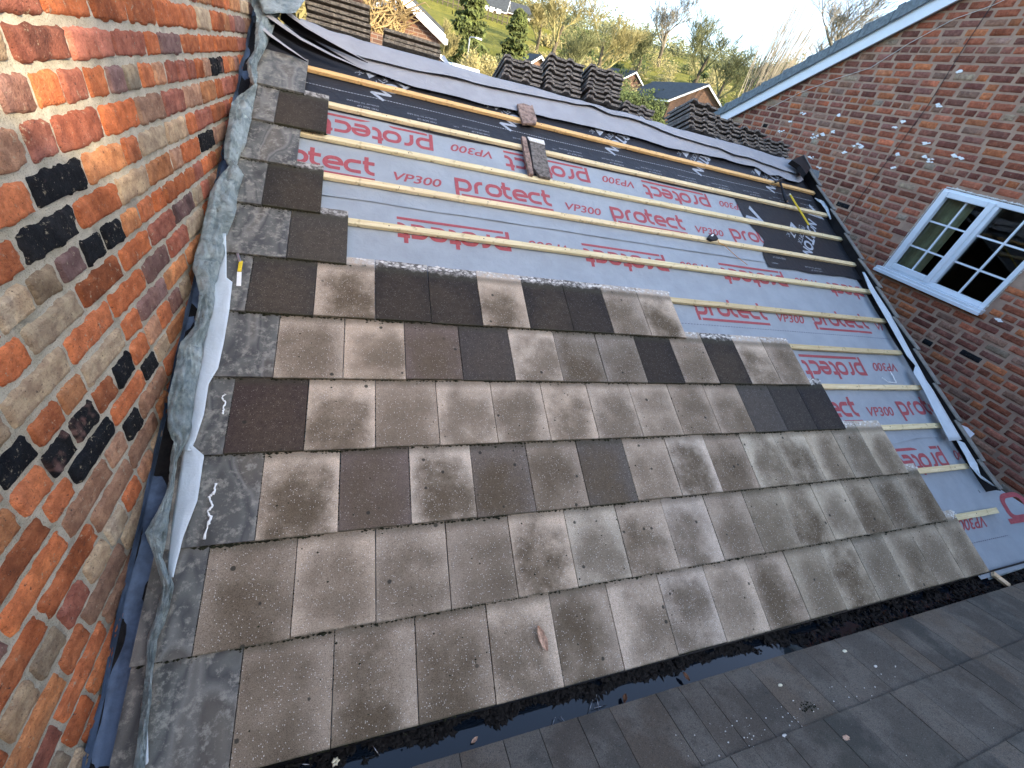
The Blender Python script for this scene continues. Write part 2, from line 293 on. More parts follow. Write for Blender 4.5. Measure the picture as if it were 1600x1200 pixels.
# ------------------------------------------------------------------ brick walls
OR, RD, PU, BU, BK, TN = (.62, .205, .085), (.43, .165, .11), (.28, .17, .145), (.58, .45, .29), (.016, .018, .021), (.46, .27, .17)
def brick_wall(name, X, sgn, y0, y1, z0, z1, ph, pw, inside, pal, seed, nx, nz, bm, mm, parent=None, marks=(), zoff=0, jit=1.0, rel=.011):
    rd = random.Random(seed); V_, F_, C_ = [], [], []
    r0 = int((z0-zoff)/ph); r1 = int((z1-zoff)/ph)+1
    rowz = {}
    for r in range(r0, r1+2): rowz[r] = zoff+r*ph+rd.uniform(-.05, .05)*ph*jit
    for r in range(r0, r1+1):
        za, zb = rowz[r], rowz[r+1]; y = y0-rd.random()*pw; header = (r % 4 == 0) if jit == 1 else (r % 7 == 0)
        while y < y1:
            Lb = pw*(.5 if (header or rd.random() < (.22 if jit == 1 else .10)) else 1)*(1+rd.uniform(-.04, .04)); a, b = y, y+Lb; y = b
            if not inside((a+b)/2, (za+zb)/2): continue
            cc = rd.choices([p[0] for p in pal], [p[1] for p in pal])[0]
            for my, mz, mc in marks:
                if a <= my < b and za <= mz < zb: cc = mc
            k = rd.uniform(.75, 1.25) if cc != BK else 1; bkp = cc == BK and jit == 1 and rd.random() < .4; wm = rd.uniform(.95, 1.06); c1 = (min(.9, cc[0]*k*wm), cc[1]*k, cc[2]*k/wm)
            k2 = rd.uniform(.55, 1.5); w2 = rd.uniform(.9, 1.12); c2 = tuple(q*.8 for q in PU) if bkp else c1 if rd.random() < .5 else (min(.9, c1[0]*k2*w2), min(.9, c1[1]*k2), min(.9, c1[2]*k2/w2))
            g1 = .0085 if jit == 1 else .0012; ph_ = rd.uniform(0, 9); dep = rel*rd.uniform(.75, 1.15); tl = rd.uniform(-.003, .003)*jit; i0 = len(V_); cut = rd.random()*6
            for i in range(nx+1):
                for j in range(nz+1):
                    u, v2 = i/nx, j/nz; eu = min(u, 1-u)*(b-a); ev_ = min(v2, 1-v2)*(zb-za)
                    yy = a+u*(b-a); zz = za+v2*(zb-za)
                    q = N(yy*20+ph_, zz*20, seed)*.0042*jit+N(yy*95+ph_, zz*95, seed)*.0015*jit
                    # distance inside rounded brick outline
                    ex, ez = eu-g1*.62, ev_-g1*.62; rad = .0095
                    if ex < rad and ez < rad: dd = rad-math.hypot(rad-ex, rad-ez)
                    else: dd = min(ex, ez)
                    dd += q; s_ = max(0, min(1, dd/.0075)); hgt = -.012+(dep+.012)*(s_*s_*(3-2*s_))+(N(yy*40, zz*40, 7+seed)*.0028+N(yy*120, zz*120, seed)*.0012)*jit*s_+tl*(u-.5)
                    V_.append((X+sgn*hgt, yy, zz)); w_ = max(0, min(1, (.5 if not bkp else -.6)+(3*N(yy*9+cut, zz*9, 1) if not bkp else 2.2*N(yy*12+cut, zz*12, 1)+1.6*N(yy*50, zz*50, 1)))); C_.append(tuple(c1[t_]*(1-w_)+c2[t_]*w_ for t_ in range(3)))
            for i in range(nx):
                for j in range(nz):
                    q = i0+i*(nz+1)+j; f = (q, q+nz+1, q+nz+2, q+1); F_.append(f if sgn < 0 else f[::-1])
    o = obj(name, V_, F_, bm, parent, True, C_)
    return o
def mortar_sheet(name, X, sgn, y0, y1, z0, z1, st, mat, parent, poly=None):
    mb = MB(); ny = int((y1-y0)/st); nz = int((z1-z0)/st)
    def f(a, b):
        y = y0+a*(y1-y0); zt = z1 if poly is None else poly(y); z = z0+b*(zt-z0); return (X+sgn*(N(y*30, z*30, 4)*.003+N(y*5, z*5, 2)*.002+.001), y, z)
    mb.grid(f, ny, nz); return mb.build(name, mat, parent, True)
# left wall ------------------------------------------------
lw = empty('brick_wall', (XL, 2, 0)); tag(lw, 'old handmade orange and red brick wall with black bricks, beside crumpled lead flashing', 'brick wall')
def lp(px, py): p = atplane(px, py, Vector((1, 0, 0)), (XL+.01, 0, 0)); return p.y, p.z
blk = [(118, 270), (95, 352), (160, 378), (330, 104), (347, 104), (32, 735), (115, 692), (150, 650), (217, 612), (165, 700), (322, 212), (168, 365), (60, 700), (190, 600), (240, 575), (10, 760)]
mk = [(*lp(*p), BK) for p in blk]+[(*lp(*p), OR) for p in ((60, 130), (140, 540), (60, 560), (150, 450), (215, 250), (240, 330), (75, 840), (30, 940), (230, 130), (20, 60), (175, 310), (190, 620))]
mk += [(*lp(*p), BU) for p in ((120, 500), (40, 450), (20, 680), (240, 200), (230, 300), (90, 980), (150, 880), (100, 480))]+[(*lp(*p), RD) for p in ((100, 55), (165, 60), (215, 60), (110, 200))]
P1 = [(OR, 6.5), (RD, 4.0), (PU, 1.3), (BU, 2.6), (TN, 1.8), (BK, .2), ((.60, .27, .12), 2.4)]
o = brick_wall('bricks', XL, 1, -.6, 4.9, -.35, 2.9, .1, .262, lambda y, z: True, P1, 5, 24, 11, 'brick_old', None, None, mk, .01)
o.parent = lw; o.matrix_parent_inverse = Matrix.Translation((-XL, -2, 0))
o = mortar_sheet('mortar', XL, 1, -.9, 5, -.6, 3.0, .018, 'mortar', lw); o.matrix_parent_inverse = Matrix.Translation((-XL, -2, 0))
mb = MB(); mb.box((XL-.3, -.9, -3.2), (XL-.02, 5.0, 3.0)); o = mb.build('wall_core', 'mortar', lw); o.matrix_parent_inverse = Matrix.Translation((-XL, -2, 0))
def keep(o, root): o.parent = root; o.matrix_parent_inverse = root.matrix_basis.inverted(); return o
# right house ----------------------------------------------
RY0 = -1.5
def rake(y): return 2.375+(7.06-y)*.532 if y > 2.6 else 2.375+(7.06-2.6)*.532-(2.6-y)*.532   # underside of the bargeboard; ridge at y=2.6
rh = empty('brick_house', (XR, 2, -3.2)); tag(rh, 'red brick gable end with white bargeboard, grey tiled verge and a white casement window', 'house')
WY0, WY1, WZ0, WZ1 = 2.012, 3.165, 1.13, 2.09
def ins(y, z): return not (WY0-.04 < y < WY1+.04 and WZ0-.05 < z < WZ1+.03) and z < rake(y)+.10 and y < 7.35
P2 = [((.43, .15, .085), 6), ((.32, .14, .10), 4), ((.54, .20, .09), 2.2), ((.38, .22, .15), 1.8), ((.42, .33, .23), .7), (BK, .12), ((.26, .10, .072), 3)]
keep(brick_wall('bricks', XR, -1, RY0, 7.35, -1.6, 4.75, .079, .243, ins, P2, 11, 8, 5, 'brick_far', None, None, (), .0, .85, .009), rh)
def msheet():
    mb = MB()
    for (a, b, c_, d) in ((RY0, WY0, -1.6, None), (WY1, 7.35, -1.6, None), (WY0, WY1, -1.6, WZ0), (WY0, WY1, WZ1, None)):
        ny = max(2, int((b-a)/.05))
        def f(u, v2, a=a, b=b, c_=c_, d=d):
            y = a+u*(b-a); zt = d if d else rake(y)+.10; z = c_+v2*(zt-c_); return (XR-(N(y*20, z*20, 4)*.002+.0015), y, z)
        mb.grid(f, ny, 60)
    return mb.build('mortar', 'mortar_far', None, True)
keep(msheet(), rh)
mb = MB()                                   # body of the house (core walls behind the face bricks)
mb.box((XR+.02, RY0, -3.3), (XR+.3, WY0, 2.3)); mb.box((XR+.02, WY1, -3.3), (XR+.3, 7.35, 2.3)); mb.box((XR+.02, WY0, -3.3), (XR+.3, WY1, WZ0)); mb.box((XR+.02, WY0, WZ1), (XR+.3, WY1, 2.3))
mb.box((XR+.3, 7.05, -3.3), (XR+7, 7.35, 2.2)); mb.box((XR+.3, RY0, -3.3), (XR+7, RY0+.3, 2.2))
keep(mb.build('wall', 'wall_far', None), rh)
mb = MB()
def rakequad(mb, x0, x1, ya, yb, lo, hi):
    mb.hexa([(x0, ya, rake(ya)+lo), (x1, ya, rake(ya)+lo), (x1, yb, rake(yb)+lo), (x0, yb, rake(yb)+lo), (x0, ya, rake(ya)+hi), (x1, ya, rake(ya)+hi), (x1, yb, rake(yb)+hi), (x0, yb, rake(yb)+hi)])
rakequad(mb, XR-.09, XR+7, 2.6, 7.62, .155, .19); rakequad(mb, XR-.09, XR+7, RY0-.2, 2.6, .155, .19); keep(mb.build('roof', 'slate_grey', None), rh)
mb = MB(); rakequad(mb, XR-.075, XR-.052, 2.6, 7.55, -.035, .16); rakequad(mb, XR-.075, XR-.052, RY0-.2, 2.6, -.035, .16); keep(mb.build('bargeboard', 'white_upvc', None), rh)
mb = MB(); rakequad(mb, XR-.052, XR-.006, 2.6, 7.5, -.025, -.012); rakequad(mb, XR-.052, XR-.006, RY0-.2, 2.6, -.025, -.012); keep(mb.build('soffit', 'verge_plastic', None), rh)
mb = MB(); y = 7.66; L_ = .335
while y > RY0:                              # stepped verge units
    ya, yb = y, y-L_
    for (x0, x1, lo, hi, q, e) in ((XR-.10, XR+.25, .165, .250, .0, .02), (XR-.108, XR-.096, .12, .250, .30, 0)):
        lo2 = lo+.012; zz = [rake(ya)+lo, rake(yb)+lo]; t2 = [rake(ya)+hi+.035, rake(yb)+hi+.008]
        mb.hexa([(x0, ya, zz[0]), (x1, ya, zz[0]), (x1, yb+.01, zz[1]), (x0, yb+.01, zz[1]), (x0, ya, t2[0]), (x1, ya, t2[0]), (x1, yb+.01, t2[1]), (x0, yb+.01, t2[1])])
    mb.hexa([(XR-.115, ya+.0, rake(ya)+.13), (XR-.104, ya, rake(ya)+.13), (XR-.104, ya-.07, rake(ya-.07)+.13), (XR-.115, ya-.07, rake(ya-.07)+.13), (XR-.115, ya, rake(ya)+.292), (XR-.104, ya, rake(ya)+.292), (XR-.104, ya-.07, rake(ya-.07)+.288), (XR-.115, ya-.07, rake(ya-.07)+.288)])
    y -= L_
keep(bevel(mb.build('verge', 'slate_grey', None), .006), rh)
# window
wn = empty('window', (XR, WY0, WZ0)); keep(wn, rh)
bpy.context.view_layer.update()
def kp(o):
    o.parent = wn; o.matrix_parent_inverse = Matrix.Translation((-XR, -WY0, -WZ0)); return o
def fr_box(mb, ya, yb, za, zb, w_, x0, x1):
    mb.box((x0, ya, za), (x1, ya+w_, zb)); mb.box((x0, yb-w_, za), (x1, yb, zb)); mb.box((x0, ya+w_, za), (x1, yb-w_, za+w_)); mb.box((x0, ya+w_, zb-w_), (x1, yb-w_, zb))
MY = 2.60
mb = MB(); fr_box(mb, WY0, WY1, WZ0, WZ1, .05, XR-.012, XR+.06); mb.box((XR-.012, MY-.03, WZ0+.05), (XR+.06, MY+.03, WZ1-.05)); kp(bevel(mb.build('window_frame', 'white_upvc'), .006))
mb = MB(); fr_box(mb, MY+.012, WY1-.022, WZ0+.025, WZ1-.022, .062, XR-.03, XR+.03); kp(bevel(mb.build('casement', 'white_upvc'), .008))
mb = MB(); 
for (a, b) in ((WY0+.05, MY-.03), (MY+.074, WY1-.084)):
    mb.box((XR+.016, (a+b)/2-.009, WZ0+.05), (XR+.034, (a+b)/2+.009, WZ1-.05))
    for z in (1.45, 1.745): mb.box((XR+.0155, a, z-.009), (XR+.0345, b, z+.009))
kp(mb.build('glazing_bars', 'white_upvc'))
for (a, b) in ((WY0+.05, MY-.03), (MY+.07, WY1-.08)):
    mb = MB(); mb.box((XR+.036, a, WZ0+.05), (XR+.040, b, WZ1-.05)); kp(mb.build('pane', 'glass'))
mb = MB(); mb.box((XR-.075, WY0-.025, WZ0-.055), (XR+.04, WY1+.05, WZ0-.001)); mb.box((XR-.085, WY0-.03, WZ0-.068), (XR-.06, WY1+.055, WZ0-.03)); kp(bevel(mb.build('window_sill', 'white_upvc'), .004))
mb = MB()
for k in range(60):
    t_ = k/60; s_ = random.Random(k).random()
    mb.blob((XR-.008, WY0+(WY1-WY0)*t_, WZ1+.012), (.012, .02, .012*(.5+s_))); 
    if k < 45: mb.blob((XR-.008, WY1+.012, WZ0+(WZ1-WZ0)*k/45), (.012, .008*(.5+s_), .02)); mb.blob((XR-.008, WY0-.01, WZ0+(WZ1-WZ0)*k/45), (.01, .006*(.4+s_), .02))
kp(mb.build('sealing_mortar', 'white_mortar', None, True))
def curt(ya, yb, nm):
    mb = MB()
    def f(u, v2): y = ya+u*(yb-ya)+(.0 if v2 > .5 else 0); return (XR+.16+.022*math.sin(u*34+math.sin(v2*2)*.6)+.01*math.sin(u*71), y, .95+v2*1.3)
    mb.grid(f, 60, 6); o = mb.build('curtain', 'curtain', None, True); kp(o)
curt(2.86, 3.24, 'a'); curt(1.93, 2.12, 'b')
mb = MB(); mb.box((XR+.4, 1.2, .4), (XR+3, 3.9, 2.6)); o = mb.build('room', 'dark_room', None); bmx = bmesh.new(); bmx.from_mesh(o.data); bmesh.ops.reverse_faces(bmx, faces=bmx.faces)
bmx.faces.ensure_lookup_table(); bmesh.ops.delete(bmx, geom=[f for f in bmx.faces if abs(f.calc_center_median().x-(XR+.4)) < .01], context='FACES'); bmx.to_mesh(o.data); kp(o)
# loose cable running across the gable wall, second one under the bargeboard
def rwp(px, py, off=.02): return atplane(px, py, Vector((1, 0, 0)), (XR-off, 0, 0))
mb = MB(); mb.tube([rwp(*p) for p in ((1556, 0), (1535, 30), (1510, 68), (1450, 165), (1395, 240), (1350, 300), (1315, 352))], .004, 5); tag(mb.build('cable', 'rubber'), 'thin dark cable running diagonally down the red brick gable wall', 'cable')
mb = MB(); mb.tube([rwp(*p) for p in ((1590, -10), (1552, 8), (1490, 30), (1420, 68), (1360, 106), (1300, 125), (1250, 145), (1200, 170))], .0035, 5); tag(mb.build('wire', 'white_mortar'), 'pale thin wire strung just below the white bargeboard', 'wire')
rd = random.Random(3); mb = MB()
for (px, py, s_) in ((1221, 204, 9), (1273, 213, 11), (1284, 210, 6), (1337, 226, 11), (1255, 178, 7), (1412, 190, 9), (1448, 225, 8), (1454, 251, 10), (1492, 244, 5), (1500, 247, 5), (1404, 241, 5), (1268, 247, 7), (1280, 262, 7), (1445, 245, 5), (1468, 165, 6), (1301, 206, 5), (1320, 238, 4), (1398, 199, 6), (1345, 230, 5), (1560, 500, 6), (1395, 262, 4), (1310, 180, 4), (1500, 112, 6), (1235, 190, 5)):
    mb = MB()
    for q in range(7):
        p = rwp(px+rd.uniform(-s_, s_)*.6, py+rd.uniform(-s_, s_)*.3, .0105); r_ = rd.uniform(.005, .02); mb.blob(p, (.002, r_*1.6, r_*.8))
    keep(mb.build('paint_splash', 'sealant', None), rh)

# ------------------------------------------------------------------ the building under the half-stripped roof
bld = empty('extension_building', RP(0, 0, -.2)); tag(bld, 'low brick extension carrying the half stripped tiled roof between two brick walls', 'building')
RV = 4.375                                    # ridge
mb = MB(); P_ = lambda x, v, h: RP(x, v, h)
mb.hexa([P_(-4.83, -.02, -.12), P_(.70, -.02, -.12), P_(.74, RV, -.12), P_(-4.83, RV, -.12), P_(-4.83, -.02, -.045), P_(.70, -.02, -.045), P_(.74, RV, -.045), P_(-4.83, RV, -.045)]); keep(mb.build('roof_deck', 'debris'), bld)
rg = RP(0, RV, 0)
def BP(x, s, h=0.0): return Vector((x, rg.y+s*CT+h*ST, rg.z-s*ST+h*CT))     # back slope coordinates
mb = MB(); mb.hexa([BP(-9, .0, -.12), BP(1.2, 0, -.12), BP(1.2, 4.4, -.12), BP(-9, 4.4, -.12), BP(-9, 0, -.03), BP(1.2, 0, -.03), BP(1.2, 4.4, -.03), BP(-9, 4.4, -.03)]); keep(mb.build('back_roof', 'slate_grey'), bld)
mb = MB(); mb.box((-4.83, .02, -3.3), (.62, 7.6, -.14)); keep(mb.build('wall', 'wall_far'), bld)
mb = MB(); mb.hexa([(.45, .05, -.2), (.62, .05, -.2), (.62, 7.5, -.2), (.45, 7.5, -.2), (.45, .05, -.1), (.62, .05, -.1), (.62, 3.95, 1.78), (.45, 3.95, 1.78)]); keep(mb.build('gable_masonry', 'wall_far'), bld)
# ------------------------------------------------------------------ underlay sheets
def hs(x, v):
    return -.0045*(1-math.cos(2*math.pi*(v-.007)/G))*.5*(1+.5*N(x*.8, v, 9))+.0042*N(x*2.6+v*1.5, v*4, 1)+.0022*(.3-abs(N(x*4-v*5, v*6+x, 5)))-.0012
def sheet(name, mat, offs, x0, x1, vlo, vhi, step=.04, lift=.0, curl=None):
    mb = MB(); nu = int((x1(2)-x0(2))/step) if callable(x0) else int((x1-x0)/step); nv = max(4, int((vhi(0)-vlo(0))/step))
    def f(a, b):
        xa = x0; xb = x1; x = xa+a*(xb-xa); lo, hi = vlo(x), vhi(x); v = lo+b*(hi-lo); e = (v-lo)
        h = offs+hs(x, v)+lift*math.exp(-e/.03)*(.7+.6*N(x*4, 0, 3))
        if curl: h += curl(x, v)
        return RP(x, v, h)
    mb.grid(f, nu, nv); return mb.build(name, mat, None, True)
cu = lambda x, v: max(0, x-.60)**1.3*.34*(1 if v < .72 else max(0, (1.05-v)/.33))
mb = MB()
def fA(a, b):
    q = b**.8; x1 = .62+max(0, .72-(q*1.08-.08))*.75; x = -4.68+a*(x1+4.68); lo = .012 if x < -.03 else -.05; v = lo+q*(1.0-lo); return RP(x, v, -.034+hs(x, v)+cu(x, v))
mb.grid(fA, 140, 28); sA = mb.build('underlay_sheet', 'underlay_grey', None, True)
tag(sA, 'pale blue-grey underlay at the eaves, its right edge curled up with a large red letter', 'roofing underlay')
sB = sheet('underlay_sheet', 'underlay_grey', -.0325, -4.68, .66, lambda x: .93+.012*N(x*2, 1)+(.03 if x > -.2 else 0)*min(1, (x+.2)*3), lambda x: 2.74, .04, .006)
tag(sB, 'wide pale grey underlay printed with red words, in the middle of the stripped slope', 'roofing underlay')
sC = sheet('underlay_sheet', 'underlay_grey', -.031, -4.68, -.44, lambda x: 2.672+.012*N(x*1.7, 4), lambda x: 3.58, .04, .009)
tag(sC, 'grey underlay strip with two rows of red words, just below the black sheet', 'roofing underlay')
sD = sheet('underlay_sheet', 'underlay_black', -.0285, -4.72, .74, lambda x: 3.478+.012*N(x*1.3, 7), lambda x: RV, .04, .005)
tag(sD, 'black underlay with white print running the full width below the ridge', 'roofing underlay')
mb = MB()
def fE(a, b):
    lo = 2.615+.02*N(b*0+a*6, 2)+.02*a; hi = 3.56; v = lo+b*(hi-lo); xl = -.585+.03*N(v*5, 8)+(.12*math.exp(-((v-2.98)/.11)**2)); xr = .78-(v-2.6)*.03
    x = xl+a*(xr-xl); return RP(x, v, -.0262+hs(x, v)+.006*math.exp(-(v-lo)/.03)+.01*math.exp(-(x-xl)/.03)*abs(N(v*6, 3)))
mb.grid(fE, 40, 28); sE = tag(mb.build('underlay_sheet', 'underlay_black', None, True), 'black underlay patch under the yellow pencil, next to the right verge', 'roofing underlay')
# lettering made of strokes --------------------------------------------------
class Stroke:
    def __init__(s): s.v = []; s.f = []
    def line(s, pts, w_):
        P = [Vector((a, b, 0)) for a, b in pts]; n = len(P); L = []
        for i in range(n):
            d0 = (P[i]-P[i-1]).normalized() if i else None; d1 = (P[i+1]-P[i]).normalized() if i < n-1 else None
            d0 = d0 or d1; d1 = d1 or d0
            na = Vector((-d0.y, d0.x, 0)); nb = Vector((-d1.y, d1.x, 0)); m = (na+nb); m = m/max(.3, m.dot(na)) if m.length > 1e-6 else na
            L.append((P[i]+m*w_/2, P[i]-m*w_/2))
        k = len(s.v)
        for a, b in L: s.v += [a, b]
        for i in range(n-1): s.f.append((k+2*i, k+2*i+1, k+2*i+3, k+2*i+2))
def rr(x0, y0, x1, y1, r, parts):         # rounded rectangle pieces
    out = []
    cs = {'tr': (x1-r, y1-r, 0), 'tl': (x0+r, y1-r, 90), 'bl': (x0+r, y0+r, 180), 'br': (x1-r, y0+r, 270)}
    for p in parts:
        if isinstance(p, tuple): out.append(p); continue
        cx_, cy_, a0 = cs[p.strip('-')]; A = [a0+k*15 for k in range(7)]
        if p[0] == '-': A = A[::-1]
        out += [(cx_+r*math.cos(math.radians(a)), cy_+r*math.sin(math.radians(a))) for a in A]
    return out
def protect(S, skip=0):
    """word in units of x-height = 1, starts at 0, about 7.1 wide"""
    t_ = .25; e = t_/2; r = .36; lets = []
    def p(x): S.line([(x+e, 1), (x+e, -.40)], t_); S.line(rr(x+e, e, x+1.05, 1-e, r, [(x+e, 1-e), '-tr', '-br', (x+e, e)]), t_)
    def R(x): S.line(rr(x+e, 0, x+.7, 1-e, r, [(x+e, 0), '-tl', (x+.62, 1-e)]), t_)
    def O(x): S.line(rr(x+e, e, x+1.1, 1-e, r, ['tr', 'tl', 'bl', 'br', (x+1.1, 1-r)]), t_)
    def T(x): S.line(rr(x+.22, e, x+.9, 1.38, r, [(x+.22, 1.32), 'bl', (x+.7, e)]), t_); S.line([(x, 1-e), (x+.7, 1-e)], t_)
    def E_(x): S.line(rr(x+e, e, x+1.05, 1-e, r, [(x+.12, .5), (x+1.05, .5), 'tr', 'tl', 'bl', (x+1.0, e)]), t_)
    def Cc(x): S.line(rr(x+e, e, x+1.05, 1-e, r, [(x+1.0, 1-e), 'tl', 'bl', (x+1.0, e)]), t_)
    L = [(p, 0), (R, 1.33), (O, 2.12), (T, 3.30), (E_, 4.10), (Cc, 5.28), (T, 6.38)]
    for k, (f, x) in enumerate(L):
        if k >= skip: f(x)
    S.line([(.38, -.31), (7.1, -.31)], .18)
def text_mesh(s, size, shear=0, bold=0):
    cu_ = bpy.data.curves.new('t', 'FONT'); cu_.body = s; cu_.size = size; cu_.shear = shear; cu_.offset = bold; ob = bpy.data.objects.new('t', cu_); col.objects.link(ob)
    dg = bpy.context.evaluated_depsgraph_get(); me = bpy.data.meshes.new_from_object(ob.evaluated_get(dg)); v = [Vector(q.co) for q in me.vertices]; f = [tuple(p.vertices) for p in me.polygons]
    bpy.data.objects.remove(ob); bpy.data.curves.remove(cu_); bpy.data.meshes.remove(me); return v, f
VPv, VPf = text_mesh('VP300', 1.45, .25, .022)
VPw = max(q.x for q in VPv)
XH = .126; US = .75/7.1
def word_rows(rows, offs, name, parent, mat='print_red', hf=None, xmax=.62):
    S = Stroke(); protect(S)
    for (kind, u0, vb, rot, wd) in rows:
        V_, F_ = [], []
        src = (S.v, S.f) if kind == 'p' else (VPv, VPf)
        k = len(V_); sx = wd/7.1 if kind == 'p' else wd/VPw; sy = XH if kind == 'p' else .078/1.02
        vv = []
        for q in src[0]:
            x, y = q.x*sx, q.y*sy
            if rot: x, y = -x, -y
            vv.append((u0+x, vb+y))
        for (x, y) in vv: V_.append(RP(x, y, offs+hs(x, y)+(hf(x, y) if hf else 0)))
        for f in src[1]:
            if all(vv[i][0] < xmax for i in f): F_.append(tuple(k+i for i in f))
        if F_: keep(obj(name, V_, F_, mat), parent)
def row(v, u, rot, n, vpgap, pitch=1.285, first=0, wd=.75):
    out = []
    for i in range(first, n):
        a = u+i*pitch
        out.append(('p', a, v, rot, wd)); out.append(('v', (a+.85) if not rot else (a+.13+.34), v+(-.0 if not rot else 0), rot, .34))
    return out
word_rows(row(2.915, -4.73, 0, 4, 0)+row(3.408, -3.575, 1, 3, 0, 1.305)+[('p', -4.88+.02, 3.408, 1, .75)], -.031+.0016, 'printed_word', sC, xmax=-.46)
word_rows(row(2.535, -3.10, 1, 4, 0, 1.325)+row(2.02, -1.66, 0, 2, 0, 1.30)+row(1.655, -.01, 1, 1, 0)+row(1.165, -1.13, 0, 2, 0, 1.28), -.0325+.0016, 'printed_word', sB)
word_rows(row(.845, .40, 1, 1, 0)+[('v', .44, .335, 1, .36)], -.034+.0016, 'printed_word', sA, hf=cu)
# big curled letter on the lifted corner
S = Stroke(); S.line(rr(0, 0, .22, .2, .07, ['tr', 'tl', 'bl', 'br', (.22, .13)]), .045); S.line([(-.05, -.02), (.34, -.02)], .045)
keep(obj('printed_letter', [RP(.74+q.x*.8, .28+q.y*.85, -.034+.0022+hs(.74+q.x*.8, .28+q.y*.85)+cu(.74+q.x*.8, .28+q.y*.85)) for q in S.v], S.f, 'print_red'), sA)
def flat_text(lst, offs, name, parent, mat, split=0):
    if split and len(lst) > split:
        for i in range(0, len(lst), split): flat_text(lst[i:i+split], offs, name, parent, mat)
        return
    V_, F_ = [], []
    for (s, size, u, v, ang, sh, bold) in lst:
        tv, tf = text_mesh(s, size, sh, bold) if isinstance(s, str) else s; k = len(V_); ca, sa = math.cos(math.radians(ang)), math.sin(math.radians(ang))
        for q in tv: x, y = u+q.x*ca-q.y*sa, v+q.x*sa+q.y*ca; V_.append(RP(x, y, offs+hs(x, y)))
        for f in tf:
            if all(V_[k+i].x < .70 for i in f): F_.append(tuple(k+i for i in f))
    if not F_: return
    o = obj(name, V_, F_, mat); keep(o, parent); return o
def poly(pts): return ([Vector((a, b, 0)) for a, b in pts], [tuple(range(len(pts)))])
def logo(u, v, ang):
    ca, sa = math.cos(math.radians(ang)), math.sin(math.radians(ang))
    def at2(x, y): return u+x*ca-y*sa, v+x*sa+y*ca
    out = []
    wn_ = max(q.x for q in text_mesh('NORTON', .155, 0, .005)[0]); u -= wn_*ca; v -= wn_*sa
    for s, size, x, y in (('NORTON', .155, 0, 0), ('PROOFTX', .075, .23, -.075), ('BREATHABLE', .022, .25, -.10), ('3C', .055, .53, -.215)):
        p = at2(x, y); out.append((s, size, p[0], p[1], ang, 0, (.005 if size > .1 else 0)))
    p = at2(.30, -.195); out.append((poly([(0, 0), (.20, 0), (.25, .08), (.05, .08)]), 0, p[0], p[1], ang, 0, 0))
    p = at2(-.30, -.02); out.append((poly([(0, 0), (.05, 0), (.12, .13), (.19, 0), (.24, 0), (.12, .21)]), 0, p[0], p[1], ang, 0, 0))
    return out
L = []
for i in range(5): L += logo(-4.01+1.005*i, 3.79, 231)
LN = len(logo(0, 0, 0)); flat_text(L, -.0285+.0022, 'printed_logo', sD, 'print_white', LN)
L = []
for i in range(12):
    u = -3.95+i*.42
    L += [('OVERLAP TO THIS LINE', .021, u, 3.655, 180, 0, 0), ('THIS SIDE UP', .026, u, 3.615, 180, 0, 0)]
    if i % 2: L.append(('A BC', .02, u+.17, 3.625, 180, 0, 0))
x = -4.5
while x < .72: L.append((poly([(0, 0), (.015, 0), (.015, .006), (0, .006)]), 0, x, 3.735+.01*N(x, 3), 0, 0, 0)); x += .021
flat_text([q for q in L if isinstance(q[0], str)], -.0285+.0022, 'printed_note', sD, 'print_faint', 1); flat_text([q for q in L if not isinstance(q[0], str)], -.0285+.0022, 'printed_lap_line', sD, 'print_faint')
flat_text(logo(.02, 2.89, -128)+[(poly([(0, 0), (.05, 0), (.12, .13), (.19, 0), (.24, 0), (.12, .21)]), 0, -.42, 3.42, -128, 0, 0)], -.0262+.0022, 'printed_logo', sE, 'print_white', LN)
flat_text([('THIS SIDE UP', .03, -.30, 2.76, 180, 0, 0), ('OVERLAP TO THIS LINE', .022, .16, 2.70, 180, 0, 0), ('THIS SIDE UP', .028, .16, 2.67, 180, 0, 0)], -.0262+.0022, 'printed_note', sE, 'print_faint')
L = []
for (v, xa, xb) in ((1.925, -1.95, .66), (.915, -.4, .55)):
    x = xa
    while x < xb: L.append((poly([(0, 0), (.017, 0), (.017, .005), (0, .005)]), 0, x, v, 0, 0, 0)); x += .028
flat_text([q for q in L if q[3] > 1], -.0325+.0016, 'printed_lap_line', sB, 'print_dash')
L2 = []; x = .1
while x < .62: L2.append((poly([(0, 0), (.017, 0), (.017, .005), (0, .005)]), 0, x, .17, 0, 0, 0)); x += .028
flat_text(L2, -.034+.0016, 'printed_lap_line', sA, 'print_dash')
